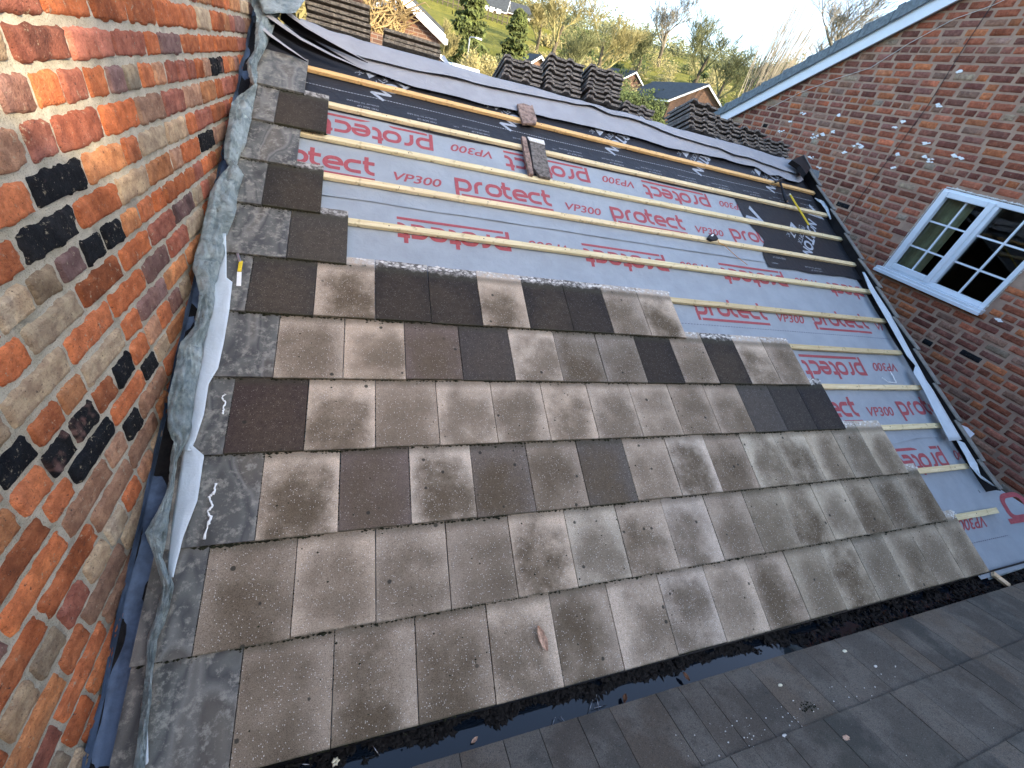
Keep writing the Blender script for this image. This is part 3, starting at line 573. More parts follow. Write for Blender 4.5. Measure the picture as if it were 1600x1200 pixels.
# grey membrane folded over the ridge ------------------------------------------
def strip_from(name, mat, up, lo, h_up, h_lo, label, extra=None, n=110, m=8, wav=.006):
    def interp(L, x):
        for a, b in zip(L, L[1:]):
            if a[0] <= x <= b[0]: return a[1]+(b[1]-a[1])*(x-a[0])/(b[0]-a[0])
        return L[0][1] if x < L[0][0] else L[-1][1]
    x0, x1 = lo[0][0], lo[-1][0]; mb = MB()
    def f(a, b):
        x = x0+a*(x1-x0); vu, vl = interp(up, x), interp(lo, x); v = vl+(vu-vl)*b; h = h_lo+(h_up-h_lo)*b+wav*N(x*5, v*4, 2)+wav*.6*(1-b)*N(x*11, 3, 2)
        if extra: h += extra(x, b)
        if v > RV+.0: q = BP(x, v-RV, h); return q
        return RP(x, v, h)
    mb.grid(f, n, m); return tag(mb.build(name, mat, None, True), label, 'membrane')
low = [(-4.55, 4.33), (-4.37, 4.19), (-4.1, 4.03), (-3.91, 3.99), (-3.67, 3.955), (-3.42, 3.97), (-3.16, 3.96), (-2.63, 4.00), (-2.25, 4.02), (-1.54, 4.045), (-1.17, 4.01), (-.8, 4.05), (-.48, 4.065), (-.2, 4.05), (-.01, 4.07), (.07, 4.02), (.13, 3.98), (.3, 4.02), (.45, 3.97), (.6, 3.98), (.72, 4.06)]
drk = [(-4.50, 4.27), (-4.1, 4.13), (-3.72, 4.14), (-3.4, 4.18), (-3.07, 4.195), (-2.58, 4.25), (-2.19, 4.29), (-2.03, 4.33), (-1.84, 4.28), (-1.46, 4.30), (-1.25, 4.25), (-1.09, 4.21), (-.5, 4.20), (-.3, 4.15), (0, 4.16), (.3, 4.12), (.6, 4.10), (.78, 4.2)]
strip_from('ridge_membrane', 'underlay_pale', [(-5, 4.36), (1, 4.36)], low, -.008, -.006, 'pale grey membrane strip with ragged lower edge, lying below the ridge fold')
strip_from('ridge_membrane', 'underlay_pale', [(-5, 4.60), (1, 4.58)], drk, .008, .014, 'grey membrane folded over the ridge, casting a dark line on the strip below', lambda x, b: .05*max(0, (-4.1-x)/.4)**2*(1-b)+.012*(1-b)*abs(N(x*2.2, 8)))
mb = MB()
for pts, r0 in ((((436, 14), (452, 30), (478, 48), (520, 70), (575, 98)), .052), (((418, 32), (440, 46), (470, 66), (520, 90), (570, 110)), .045), (((410, 50), (425, 62), (450, 78), (480, 96)), .036)):
    P = [atr(px, py, .07-.012*i) for i, (px, py) in enumerate(pts)]; n = len(P)
    def f(a, b, P=P, n=n, r0=r0):
        q = a*(n-1); i = min(n-2, int(q)); p = P[i].lerp(P[i+1], q-i); r = r0*(1-a)**.8+.003; an = math.radians(235+250*(1-b)); return p+Vector((0, CT, ST))*math.cos(an)*r*1.15+NRM*math.sin(an)*r*(1+.15*N(b*4, a*3))
    mb.grid(f, 16, 22)
rl = mb.build('rolled_membrane', 'underlay_pale', None, True); tag(rl, 'bunched rolls of membrane with black insides at the top left corner of the roof', 'membrane')
# ------------------------------------------------------------------ battens
BR = [(.60, -.18), (.56, -.32), (.545, -.63), (.57, -.9), (.59, -1.15), (.64, -2.3), (.70, -4.6), (.745, -4.7), (.75, -4.7), (.76, -4.7), (.775, -4.7)]
names_b = ['lowest', 'second lowest', 'third lowest', 'fourth lowest', 'fifth lowest', 'middle', 'fifth from the top', 'fourth from the top', 'third from the top', 'second from the top', 'topmost']
for r in range(11):
    x1, x0 = BR[r]; x0 = -4.7 if r > 5 else x0; v0 = (r+1)*G+.007; L_ = x1-x0; mb = MB(); n = int(L_/.05); rd = random.Random(r)
    for k in range(n+1):
        x = k*L_/n; q = .0015*N(x*5, r, 1); w1 = .0215+.0009*N(x*8, r, 5); bo = .003*N(x*.6, r, 11)
        mb.v += [Vector((x, -w1+q+bo, -.0245)), Vector((x, w1+q+bo, -.0245)), Vector((x, w1+q+bo, -.0008*abs(N(x*9, r)))), Vector((x, -w1+q+bo, -.001*abs(N(x*7, r, 3))))]
    for k in range(n):
        for j in range(4): mb.f.append((k*4+j, k*4+(j+1) % 4, k*4+4+(j+1) % 4, k*4+4+j)[::-1])
    mb.f += [(0, 1, 2, 3), tuple(4*n+j for j in (3, 2, 1, 0))]
    o = mb.build('timber_batten', 'timber'); bevel(o, .002, 1); o.matrix_world = Matrix.Translation(RP(x0, v0, 0)) @ RM
    o.color = (1.05, .78, .55, 1) if r == 10 else ((.78, .74, .68, 1) if 3 < r < 6 else (.98+.04*(r % 2), .98, .96, 1))
    if r >= 0:
        for x in [q*.6-4.5+.07*(r % 3) for q in range(9)]:
            if x0+.03 < x < x1-.03:
                m2 = MB(); m2.tube([RP(x, v0+rd.uniform(-.006, .006), -.004), RP(x, v0+rd.uniform(-.004, .004), .0012)], .0035, 8); bpy.context.view_layer.update(); nh = m2.build('nail_head', 'steel_dark'); nh.parent = o; nh.matrix_parent_inverse = o.matrix_world.inverted()
    tag(o, '%s sawn timber batten of the stripped slope%s' % (names_b[r], ', orange brown' if r == 10 else ''), 'batten', 'battens nailed across the roof')
# ------------------------------------------------------------------ roof tiles
def tile_mesh(name, wd, ln, th, seed, chip=0):
    rd = random.Random(seed); mb = MB(); nx, ny = 12, 16
    def top(a, b):
        x, y = a*wd, b*ln; ex = min(a, 1-a)*wd; ey = min(b, 1-b)*ln
        z = th-.0012*max(0, 1-min(ex, ey)/.008)-.0006*N(x*30, y*30, seed)
        return Vector((x+(.0009*N(y*30, seed) if a in (0, 1) else 0), y+(.0016*N(x*25, seed, 2) if b == 0 else (.003*N(x*18, seed, 4) if b == 1 else 0)), z))
    mb.grid(top, nx, ny); m = len(mb.v); ring = [a*(ny+1) for a in range(nx+1)]+[nx*(ny+1)+b for b in range(1, ny+1)]+[a*(ny+1)+ny for a in range(nx-1, -1, -1)]+[b for b in range(ny-1, 0, -1)]
    for i in ring: q = mb.v[i]; mb.v.append(Vector((q.x, q.y, 0)))
    R_ = len(ring)
    for k in range(R_): mb.f.append((ring[k], m+k, m+(k+1) % R_, ring[(k+1) % R_]))
    mb.f.append(tuple(m+k for k in reversed(range(R_))))
    me = bpy.data.meshes.new(name); 
    if chip:
        for i, q in enumerate(mb.v):
            if q.x < .03 and q.y < .04: q.x += (.03-q.x)*.9*(1-q.y/.04)
    me.from_pydata([tuple(q) for q in mb.v], [], mb.f); me.update()
    bm_ = bmesh.new(); bm_.from_mesh(me); bmesh.ops.recalc_face_normals(bm_, faces=bm_.faces); bm_.to_mesh(me); bm_.free(); return me
TL = .414; TT = .0145; H0 = .0335; tilt = math.atan((H0-.018)/G)
full = [tile_mesh('roof_tile', TW-.004, TL, TT, s) for s in range(5)]
for me in full: me.materials.append(MATS['tile'])
ends = {0: 0, 1: .5, 2: 1, 3: 2.5, 4: 3, 5: 6.5, 6: 14, 7: 14.5, 8: 15, 9: 14.5, 10: 15}
LT, MD, DK, BN = (.69, .575, .445), (.32, .275, .22), (.042, .036, .032), (.20, .155, .13)
spec = {(5, 8.5): DK, (5, 9.5): DK, (5, 11.5): DK, (5, 12.5): DK, (5, 14.5): (.06, .054, .048), (4, 5): DK, (4, 7): DK, (4, 11): (.085, .074, .066), (4, 12): BN, (3, 2.5): (.035, .034, .036), (3, 3.5): (.06, .056, .052), (3, 4.5): (.10, .092, .084),
        (3, 14.5): (.075, .055, .048), (6, 14): (.075, .068, .058), (7, 14.5): (.045, .040, .034), (9, 14.5): (.05, .043, .036), (8, 15): (.16, .155, .14), (10, 15): (.22, .225, .21), (4, 8): MD, (4, 9): MD, (2, 12): (.75, .635, .50), (2, 13): (.21, .165, .14), (2, 9): (.15, .13, .11), (2, 11): (.22, .185, .155), (2, 7): (.74, .63, .50), (0, 8): (.66, .56, .45), (0, 9): (.68, .56, .43), (1, 9.5): (.62, .54, .42), (1, 7.5): (.66, .56, .45)}
ordn = ['', 'second ', 'third ', 'fourth ', 'fifth ', 'sixth ', 'seventh ', 'eighth ', 'ninth ', 'tenth ', 'eleventh ', 'twelfth ', 'thirteenth ', 'fourteenth ', 'fifteenth ', 'sixteenth ', 'seventeenth ']
rowname = ['the lowest course', 'the second course up', 'the third course up', 'the fourth course up', 'the fifth course up', 'the sixth course up', 'the seventh course up', 'the eighth course up', 'the ninth course up', 'the tenth course up', 'the topmost laid course']
def place(me, r, kr, wd=TW, cl=LT, al=.5, jit=None):
    o = bpy.data.objects.new('roof_tile', me); col.objects.link(o); rd = jit
    M = Matrix.Translation(RP(-kr*TW-wd+.002, r*G+rd.uniform(-.0025, .0025), H0-TT+rd.uniform(-.0008, .0012))) @ RM @ Matrix.Rotation(-tilt+rd.uniform(-.002, .002), 4, 'X') @ Matrix.Rotation(rd.uniform(-.003, .003), 4, 'Z')
    o.matrix_world = M; o.color = (*cl, al); return o
rd = random.Random(42)
for r in range(11):
    k = ends[r]; i = 0
    while k+1 <= (15.5 if (r % 2) else (16 if r in (8, 10) else 15))+1e-6:
        c0 = spec.get((r, k)); 
        if c0 is None:
            b_ = rd.uniform(.55, 1.15); u_ = rd.uniform(.965, 1.0); c0 = (LT[0]*b_, LT[1]*b_*u_, LT[2]*b_*u_*u_)
            if k < 6 and r < 3: c0 = (c0[0]*.82, c0[1]*.86, c0[2]*.84)
        al = rd.uniform(.65, 1.0) if c0[0] > .12 else rd.uniform(.1, .4)
        st = r in (8, 10)
        me = full[rd.randrange(5)]
        if st: me = tile_mesh('roof_tile', TW-.004+.0, TL, TT, 60+r); me.materials.append(MATS['tile_stained'])
        o = place(me, r, k, TW, c0, al, rd)
        tone = 'blackened' if c0[0] < .08 else ('dark brown' if c0[0] < .2 else ('mid brown' if c0[0] < .27 else 'pale'))
        if st: tone = 'stained grey'
        tag(o, '%s flat concrete tile, %sfrom the right in %s' % (tone, ordn[i] if i else 'first ', rowname[r]), 'roof tile', 'flat tiles still laid on the slope')
        k += 1; i += 1
    wd = (-k*TW)-(-4.742)
    if wd > .03:
        me = tile_mesh('roof_tile', wd-.003, TL, TT, 80+r); me.materials.append(MATS['tile_stained'])
        o = place(me, r, k, wd, (.11, .105, .095), 0, rd)
        tag(o, 'narrow stained cut tile by the lead, left end of %s' % rowname[r], 'roof tile', 'flat tiles still laid on the slope')
# moss and grit packed under the tile tails and along the joints
mb = MB(); rd = random.Random(8)
for r in range(0, 11):
    xe = -ends[r]*TW; x = -4.74
    while x < xe:
        x += rd.uniform(.004, .022); 
        if N(x*5, r*3, 1) < -.25: continue
        s_ = rd.uniform(.002, .0055)*(1.5 if N(x*3, r, 6) > .25 else 1)
        mb.blob(RP(x, r*G-rd.uniform(0, .006), .0205+rd.uniform(-.003, .004) if r else .014), (s_*1.7, s_, s_*.8), M=RM.to_3x3())
        if rd.random() < .14: mb.blob(RP(x, r*G-rd.uniform(.003, .02), .0185), (s_*1.4, s_*.9, s_*.5), M=RM.to_3x3())
    if r: continue
for r in range(0, 6):
    k = ends[r]+1
    while k <= 15.5:
        v = r*G+.01
        while v < (r+1)*G-.01:
            v += rd.uniform(.006, .03)
            if N(k*7, v*5, r) > -.05: s_ = rd.uniform(.0012, .0028); mb.blob(RP(-k*TW+rd.uniform(-.002, .002), v, H0-(v-r*G)*.044-.001), (s_, s_*1.7, s_*.6), M=RM.to_3x3())
        k += 1
for _ in range(340):
    r = rd.randrange(0, 5); x = rd.uniform(-4.4, -ends[r]*TW-.05); v = r*G+rd.uniform(.02, .34); s_ = rd.uniform(.0015, .0045); mb.blob(RP(x, v, H0-(v-r*G)*.044+.0005), (s_*1.3, s_, s_*.5), M=RM.to_3x3())
tag(mb.build('moss', 'moss'), 'dark moss and grit packed along the lower edges of the tile courses', 'moss', kind='stuff')
mb = MB()
for (r, xa, xb) in ((5, -4.1, -1.93), (4, -1.9, -.9), (3, -.87, -.75), (2, -.72, -.30), (1, -.3, -.15), (0, -.14, -.01)):
    x = xa
    while x < xb: x += rd.uniform(.006, .03); s_ = rd.uniform(.003, .011); mb.blob(RP(x, (r+1)*G+rd.uniform(.025, .058), .0178), (s_*1.5, s_*.8, .0012), M=RM.to_3x3())
for (x, v) in ((-.72, 1.09), (-.86, 1.44), (-.30, .74), (-.15, .39), (-.02, .38)):
    for k in range(18): mb.blob(RP(x+rd.uniform(-.03, .03), v+rd.uniform(-.03, .03), .017), (rd.uniform(.004, .012), rd.uniform(.004, .01), .004), M=RM.to_3x3())
tag(mb.build('mortar_crumbs', 'white_mortar'), 'white crumbs of old mortar along the uncovered tile heads', 'mortar crumbs', kind='stuff')
# ------------------------------------------------------------------ lead flashing, lining, white membrane on the left
def ribbon(name, mat, pairs, hl, hr, n, m, amp, freq, bulge, thick, smooth=True):
    def I(i, s): 
        q = s*(len(pairs)-1); k = min(len(pairs)-2, int(q)); t2 = q-k; t2 = t2; a, b = pairs[k], pairs[k+1]; return [a[j]*(1-t2)+b[j]*t2 for j in range(3)]
    mb = MB()
    def f(s, u):
        y, xa, xb = I(0, s); h = hl+(hr-hl)*u+bulge*math.sin(math.pi*u); px = xa+(xb-xa)*u
        p = atr(px, y, h); p0 = rv(p)
        nz_ = amp*(N(p.y*freq, u*2.2, 1)+.7*(.5-2*abs(N(p.y*freq*1.7+u*2, u*3.5, 3)))+.45*(.4-2*abs(N(p.y*freq*4-u*3, u*6, 5))))
        return p+NRM*nz_+Vector((1, 0, 0))*nz_*.5
    mb.grid(f, n, m); o = mb.build(name, mat, None, smooth); solid(o, thick); return o
fl = [(-15, 392, 450), (8, 395, 446), (30, 400, 432), (55, 398, 424), (80, 397, 413), (100, 384, 402), (120, 388, 401), (136, 395, 401), (150, 371, 398), (165, 360, 396), (190, 357, 391), (225, 350, 384), (250, 349, 373), (258, 358, 370), (275, 344, 380), (300, 328, 373), (330, 322, 368), (350, 317, 362), (375, 312, 352), (400, 304, 350), (420, 300, 342), (450, 311, 339), (485, 308, 332), (510, 304, 326), (537, 281, 318), (570, 275, 314), (620, 262, 303), (668, 261, 299), (690, 271, 292), (720, 267, 276), (760, 263, 272), (800, 245, 266), (833, 226, 262), (870, 240, 254), (917, 254, 271), (960, 244, 262), (1000, 231, 246), (1060, 226, 238), (1100, 222, 236), (1160, 214, 228), (1220, 207, 224)]
o = ribbon('lead_flashing', 'lead', fl, .085, .045, 420, 18, .027, 7.5, .03, .0022); tag(o, 'crumpled weathered lead flashing peeled away along the old brick wall', 'flashing')
o = ribbon('lead_apron', 'lead', [(-30, 392, 480), (-8, 400, 482), (10, 408, 470), (20, 412, 462)], .13, .15, 30, 12, .012, 6, .01, .002); tag(o, 'flat grey lead apron at the very top of the wall junction, above the rolled membrane', 'flashing')
mb = MB()
def fl2(a, b):
    v = -.5+a*4.95
    if b < .5: u = b/.5; return RP(XL+.013+.005*N(v*7, u*3), v, -.005-.04*u+.028*N(v*5, 1)*(1-u)+.012*N(v*17, 4)*(1-u))
    u = (b-.5)/.5; return RP(XL+.013+u*.15, v, -.045+.012*u*u-.03*max(0, N(v*2.3, u*2, 8)-.15)+.008*N(v*6, u*2, 2))
mb.grid(fl2, 140, 12); o = mb.build('gutter_lining', 'lining', None, True); tag(o, 'dark blue-grey lining in the gap between the old wall and the flashing', 'gutter lining')
mb = MB(); rd = random.Random(5)
for (px, py) in ((238, 960), (215, 925), (196, 1040), (225, 1015), (205, 1110), (216, 990), (190, 1180), (222, 930)):
    for k in range(3): p = atr(px+rd.uniform(-4, 4), py+rd.uniform(-6, 6), -.055); mb.blob(p, (.012, .02, .006))
tag(mb.build('wet_grime', 'debris'), 'black wet clumps lying in the lined gap beside the wall', 'grime', kind='stuff')
o = ribbon('membrane_strip', 'membrane_white', [(365, 342, 353), (400, 338, 354), (434, 336, 354), (441, 333, 363), (481, 326, 359), (534, 318, 350), (575, 310, 341), (600, 304, 326), (647, 298, 319), (687, 290, 306), (705, 285, 297)], .03, .05, 60, 6, .004, 5, .006, .0012); tag(o, 'long pale blue membrane strip poking out under the lead, beside the upper stained tiles', 'membrane')
o = ribbon('membrane_strip', 'membrane_white', [(695, 288, 300), (712, 284, 319), (745, 280, 314), (783, 274, 308), (837, 266, 287), (880, 262, 276), (902, 262, 271)], .03, .052, 50, 6, .004, 5, .006, .0012); tag(o, 'broader pale blue membrane strip below the first, beside a white sealant smear', 'membrane')
o = ribbon('membrane_strip', 'membrane_white', [(1085, 226, 231), (1110, 222, 230), (1150, 216, 231), (1192, 210, 232), (1205, 208, 214)], .03, .045, 30, 4, .003, 5, .004, .0012); tag(o, 'small pale membrane end at the foot of the flashing, bottom left', 'membrane')
def smear(pts, w_, h, label, nm='sealant_smear'):
    mb = MB(); P = [atr(px, py, h) for px, py in pts]; rd = random.Random(len(pts)); Q = []
    for a, b in zip(P, P[1:]):
        for k in range(5): Q.append(a.lerp(b, k/5)+Vector((rd.uniform(-1, 1), rd.uniform(-1, 1), 0))*.0025)
    mb.tube(Q, [w_*(.5+rd.random()) for _ in Q], 6); tag(mb.build(nm, 'sealant', None, True), label, 'sealant')
smear([(338, 756), (333, 772), (327, 776), (332, 790), (324, 800), (329, 808), (324, 825), (318, 848)], .0045, .032, 'long crooked white sealant smear on the stained cut tile of the third course')
smear([(352, 616), (346, 621), (352, 628), (349, 640), (348, 650)], .0035, .032, 'short white sealant smear on the stained cut tile of the fourth course')
smear([(1378, 590), (1388, 597), (1400, 598), (1396, 588), (1391, 580), (1395, 588), (1401, 597)], .0025, -.02, 'tangled white string lying on the underlay near the right verge', 'string')
# clip hanging over the cut tile
ce = empty('tile_clip', atr(374, 415, .03)); tag(ce, 'yellow clip with a white tag lying on a cut tile beside the flashing', 'clip')
def rbox(name, mat, a, b, wd, ht, h, parent=None, bv=.002):
    A, B = atr(*a, h), atr(*b, h); d = (B-A); L_ = d.length; d.normalize(); s_ = d.cross(NRM).normalized(); mb = MB()
    M = Matrix(((d.x, s_.x, NRM.x, A.x), (d.y, s_.y, NRM.y, A.y), (d.z, s_.z, NRM.z, A.z), (0, 0, 0, 1))); mb.box((0, -wd/2, 0), (L_, wd/2, ht), M); o = mb.build(name, mat)
    if bv: bevel(o, bv, 2)
    if parent: keep(o, parent)
    return o
bpy.context.view_layer.update()
rbox('clip_body', 'yellow', (377, 408), (374, 425), .017, .005, .032, ce); rbox('tag', 'sealant', (374, 425), (373, 447), .02, .002, .030, ce); rbox('bent_strap', 'metal', (371, 396), (375, 409), .012, .003, .035, ce)
# ------------------------------------------------------------------ right verge
tr_ = [(1262, 257), (1281, 291), (1303, 328), (1325, 366), (1347, 406), (1375, 450), (1401.6, 497), (1434, 547), (1465, 601), (1499, 659), (1535, 721), (1562, 765)]
for i in range(11):
    a = rv(atr(*tr_[i], .06)); b = rv(atr(*tr_[i+1], .06)); t_ = empty('verge_trim', RP(b[0], b[1], 0)); bpy.context.view_layer.update()
    tag(t_, 'grey brown stepped verge trim, %s of the eleven down the right roof edge' % (['topmost']+[q.strip() for q in ordn[1:10]]+['lowest'])[i], 'verge trim', 'verge trims down the right edge')
    def seg(x0, x1, h0, h1, ext=.0):
        mb = MB(); va, vb = a[1]+.02, b[1]; o0 = .004; o1 = .018
        mb.hexa([RP(b[0]+x0+o1, vb, h0+.008), RP(b[0]+x1+o1, vb, h0+.008), RP(a[0]+x1-o0, va, h0-.004), RP(a[0]+x0-o0, va, h0-.004), RP(b[0]+x0+o1, vb, h1+.008), RP(b[0]+x1+o1, vb, h1+.008), RP(a[0]+x1-o0, va, h1-.006), RP(a[0]+x0-o0, va, h1-.006)]); return mb
    keep(bevel(seg(-.034, .016, .050, .062).build('top_flange', 'verge_plastic'), .003), t_); keep(seg(-.002, .008, -.09, .048).build('side_flange', 'black_plastic'), t_); keep(seg(-.075, -.002, -.052, -.045).build('inner_channel', 'black_plastic'), t_)
    mb = MB(); p = RP(b[0]+.012, b[1]+.005, .05); mb.blob(p, (.02, .016, .016)); keep(mb.build('end_lug', 'black_plastic'), t_)
t_ = empty('ridge_end_cap', atr(1248, 258, .08)); bpy.context.view_layer.update(); tag(t_, 'black angular ridge end piece where the right verge meets the ridge', 'end cap')
mb = MB(); q = [atr(*p, .10) for p in ((1237, 250), (1256, 242), (1267, 262), (1260, 272), (1250, 258))]; mb.v = q+[p-NRM*.05 for p in q]; mb.f = [(0, 1, 2, 3, 4), (9, 8, 7, 6, 5)]+[(i, 5+i, 5+(i+1) % 5, (i+1) % 5) for i in range(5)]
keep(mb.build('cap', 'black_plastic'), t_)
rbox('pale_rim', 'verge_plastic', (1256, 242), (1268, 264), .012, .006, .105, t_)
def strip2(name, mat, Lf, Rt, h, label, cat, sub=6, amp=.003):
    mb = MB(); n = len(Lf)-1
    def f(a, b):
        q = a*n; i = min(n-1, int(q)); t2 = q-i; L0 = (Lf[i][0]*(1-t2)+Lf[i+1][0]*t2, Lf[i][1]*(1-t2)+Lf[i+1][1]*t2); R0 = (Rt[i][0]*(1-t2)+Rt[i+1][0]*t2, Rt[i][1]*(1-t2)+Rt[i+1][1]*t2)
        px, py = L0[0]*(1-b)+R0[0]*b, L0[1]*(1-b)+R0[1]*b; return atr(px, py, h+.015*b+amp*N(a*9, b*2, 4)*2)
    mb.grid(f, 50, sub); o = mb.build(name, mat, None, True); solid(o, .001); return tag(o, label, cat)
strip2('membrane_strip', 'membrane_white', [(1347, 425), (1358, 452), (1381, 492), (1399, 524), (1417, 556), (1430, 571), (1427, 582), (1440.5, 604), (1462.5, 648), (1483.6, 689)], [(1351, 425), (1368, 455), (1391, 490), (1405, 516), (1428, 559), (1436, 573), (1448, 595), (1457, 608), (1477, 642.5), (1503, 687)], .03, 'long white membrane strip curling along the inside of the right verge', 'membrane')
strip2('membrane_strip', 'membrane_white', [(1493, 686), (1508, 712), (1516, 729), (1532, 747), (1556, 762)], [(1507, 692), (1519, 712), (1527, 725), (1532, 742), (1561, 764)], .03, 'short white membrane strip below the long one, ending at the lowest verge trim', 'membrane')
strip2('membrane_strip', 'membrane_white', [(1272, 310), (1283, 318), (1290, 328), (1297, 343)], [(1273, 309), (1287, 314), (1294, 325), (1299, 342)], .01, 'tiny white membrane sliver by the verge near the top battens', 'membrane')
mb = MB(); q = [atplane(*p, NRM, NRM*.05) for p in ((1500, 663), (1512, 668), (1523, 678), (1515, 685), (1508, 676))]; mb.v = q+[p-NRM*.002 for p in q]; mb.f = [(0, 1, 2, 3, 4), (9, 8, 7, 6, 5)]+[(i, 5+i, 5+(i+1) % 5, (i+1) % 5) for i in range(5)]
tag(mb.build('paper_label', 'membrane_white'), 'torn white printed label sticking out past the right verge trim', 'label')
# eaves tray and offcut at the right end of the gutter
o = rbox('eaves_tray', 'lead', (1541, 900), (1640, 868), .05, .004, -.045); tag(o, 'pale metal eaves tray showing under the underlay at the right end of the gutter', 'eaves tray')
o = rbox('timber_offcut', 'timber', (1548, 896), (1574, 916), .035, .02, -.03); o.color = (.95, .85, .9, 1); tag(o, 'short pale timber offcut laid across the right end of the gutter', 'offcut')
# ------------------------------------------------------------------ gutter
ZG = -.085; VG0, VG1 = -.185, .01
gt = empty('gutter', (-2, -.1, -.15)); bpy.context.view_layer.update(); tag(gt, 'black trough gutter between the two roofs, full of water and leaf mould', 'gutter')
mb = MB()
pr = [(.03, -.035), (.028, -.045), (.012, -.045), (.010, -.13), (-.20, -.13), (-.215, -.05), (-.225, -.05)]
def gf(a, b):
    q = b*(len(pr)-1); i = min(len(pr)-2, int(round(q-.0001)) if q == int(q) else int(q)); t2 = q-i; y = pr[i][0]*(1-t2)+pr[i+1][0]*t2; z = pr[i][1]*(1-t2)+pr[i+1][1]*t2; return (-4.83+a*6.6, y, z)
mb.grid(gf, 30, 12); o = mb.build('trough', 'gutter_black'); solid(o, .003); keep(o, gt)
mb = MB(); mb.tube([(-4.8, -.006, -.012), (-2, -.008, -.013), (.2, -.006, -.012), (.9, -.004, -.016)], .006, 6); keep(mb.build('rim', 'black_plastic', None, True), gt)
mb = MB(); mb.box((-4.83, -.2, -.128), (1.7, .008, -.094)); tag(mb.build('water', 'water'), kind='structure')
mb = MB(); rd = random.Random(77)
for k in range(9000):
    x = rd.uniform(-4.8, 1.2); edge = (.042 if -4.1 < x < -1.95 else .07)+.03*N(x*2.2, 4)+.03*N(x*7, 9)+(.14 if x > -1.75 else 0)+(.08 if x < -4.1 else 0)
    d = rd.random()**1.3*edge*1.15
    y = .004-d
    if y < -.195: continue
    if N(x*9, y*20, 2) < -.22: continue
    hmax = .028*max(0, 1-d/max(.02, edge))
    s_ = rd.uniform(.003, .011); M3 = Matrix.Rotation(rd.uniform(0, 6.28), 3, 'Z') @ Matrix.Rotation(rd.uniform(-.9, .9), 3, 'X') @ Matrix.Rotation(rd.uniform(-.6, .6), 3, 'Y')
    mb.blob((x, y, -.094+hmax*rd.random()+.001), (s_*1.8, s_, .0025), M=M3)
tag(mb.build('leaf_litter', 'debris'), 'wet black leaf mould heaped along the gutter below the tiles', 'leaf litter', kind='stuff')
def leafy(name, px, py, h, L_, wd, mat, label, cat, ang=0, n=None, o_=None):
    p = atr(px, py, h) if n is None else atplane(px, py, n, o_); nn = n or NRM; a = Vector((math.cos(ang), math.sin(ang), 0)); a = (a-nn*a.dot(nn)).normalized(); b = nn.cross(a); mb = MB()
    def f(u, v2): q = (v2-.5)*2; wdt = wd*math.sin(math.pi*min(1, max(.03, u)))**.7*(1+.3*N(u*6, q*2, px)); return p+a*(u-.5)*L_+b*q*wdt/2+nn*(.002+abs(q)*wd*.35+.006*u*u+.003*N(u*5, q*3, py))
    mb.grid(f, 12, 8); o = mb.build(name, mat, None, True); solid(o, .0008); return tag(o, label, cat)
leafy('dry_leaf', 846, 997, .032, .10, .035, 'leaf_tan', 'curled pinkish dry leaf on the fifth tile of the lowest course', 'leaf', -1.35)
gy = Vector((0, 0, 1))
leafy('fallen_leaf', 741, 1157, 0, .03, .013, 'leaf_tan', 'small orange leaf floating at the left of the gutter water', 'leaf', .4, gy, (0, 0, -.088))
leafy('fallen_leaf', 1071, 1058, 0, .04, .02, 'leaf_brown', 'red brown leaf on the mould in the middle of the gutter', 'leaf', 2.0, gy, (0, 0, -.07))
leafy('fallen_leaf', 975, 1092, 0, .035, .02, 'leaf_brown', 'curled brown leaf at the water edge left of the middle of the gutter', 'leaf', .9, gy, (0, 0, -.078))
mb = MB(); p = atplane(524, 1190, gy, (0, 0, -.06)); rd = random.Random(2)
for k in range(6): a = k*1.05; mb.blob(p+Vector((math.cos(a)*.008, math.sin(a)*.008, .002)), (.008, .006, .004), M=Matrix.Rotation(a, 3, 'Z'))
tag(mb.build('blossom', 'petal', None, True), 'small cream blossom lying at the left end of the gutter', 'blossom')
for (a, b, lb) in (((578, 1158), (593, 1181), 'silver nail leaning in the dark mould at the left of the gutter'), ((876, 1120), (886, 1132), 'silver nail, first of the group in the gutter water'), ((867, 1121), (862, 1138), 'silver nail second of the group in the gutter water'), ((926, 1094), (919, 1116), 'silver nail third of the group, steep, in the gutter water'), ((932, 1086), (936, 1110), 'silver upright nail crossing a flat one in the gutter'), ((929, 1106), (947, 1102), 'silver flat nail crossed by an upright one in the gutter'), ((458, 1193), (488, 1195), 'long silver nail lying flat at the bottom left end of the gutter'), ((1293, 1005), (1306, 998), 'tiny silver nail in the mould right of the middle of the gutter')):
    A = atplane(*a, gy, (0, 0, -.075)); B = atplane(*b, gy, (0, 0, -.085)); mb = MB(); mb.tube([A, B], .0012, 6); d = (B-A).normalized(); mb.tube([A-d*.001, A+d*.0005], .003, 8); tag(mb.build('nail', 'metal', None, True), lb, 'nail', 'nails dropped in the gutter')
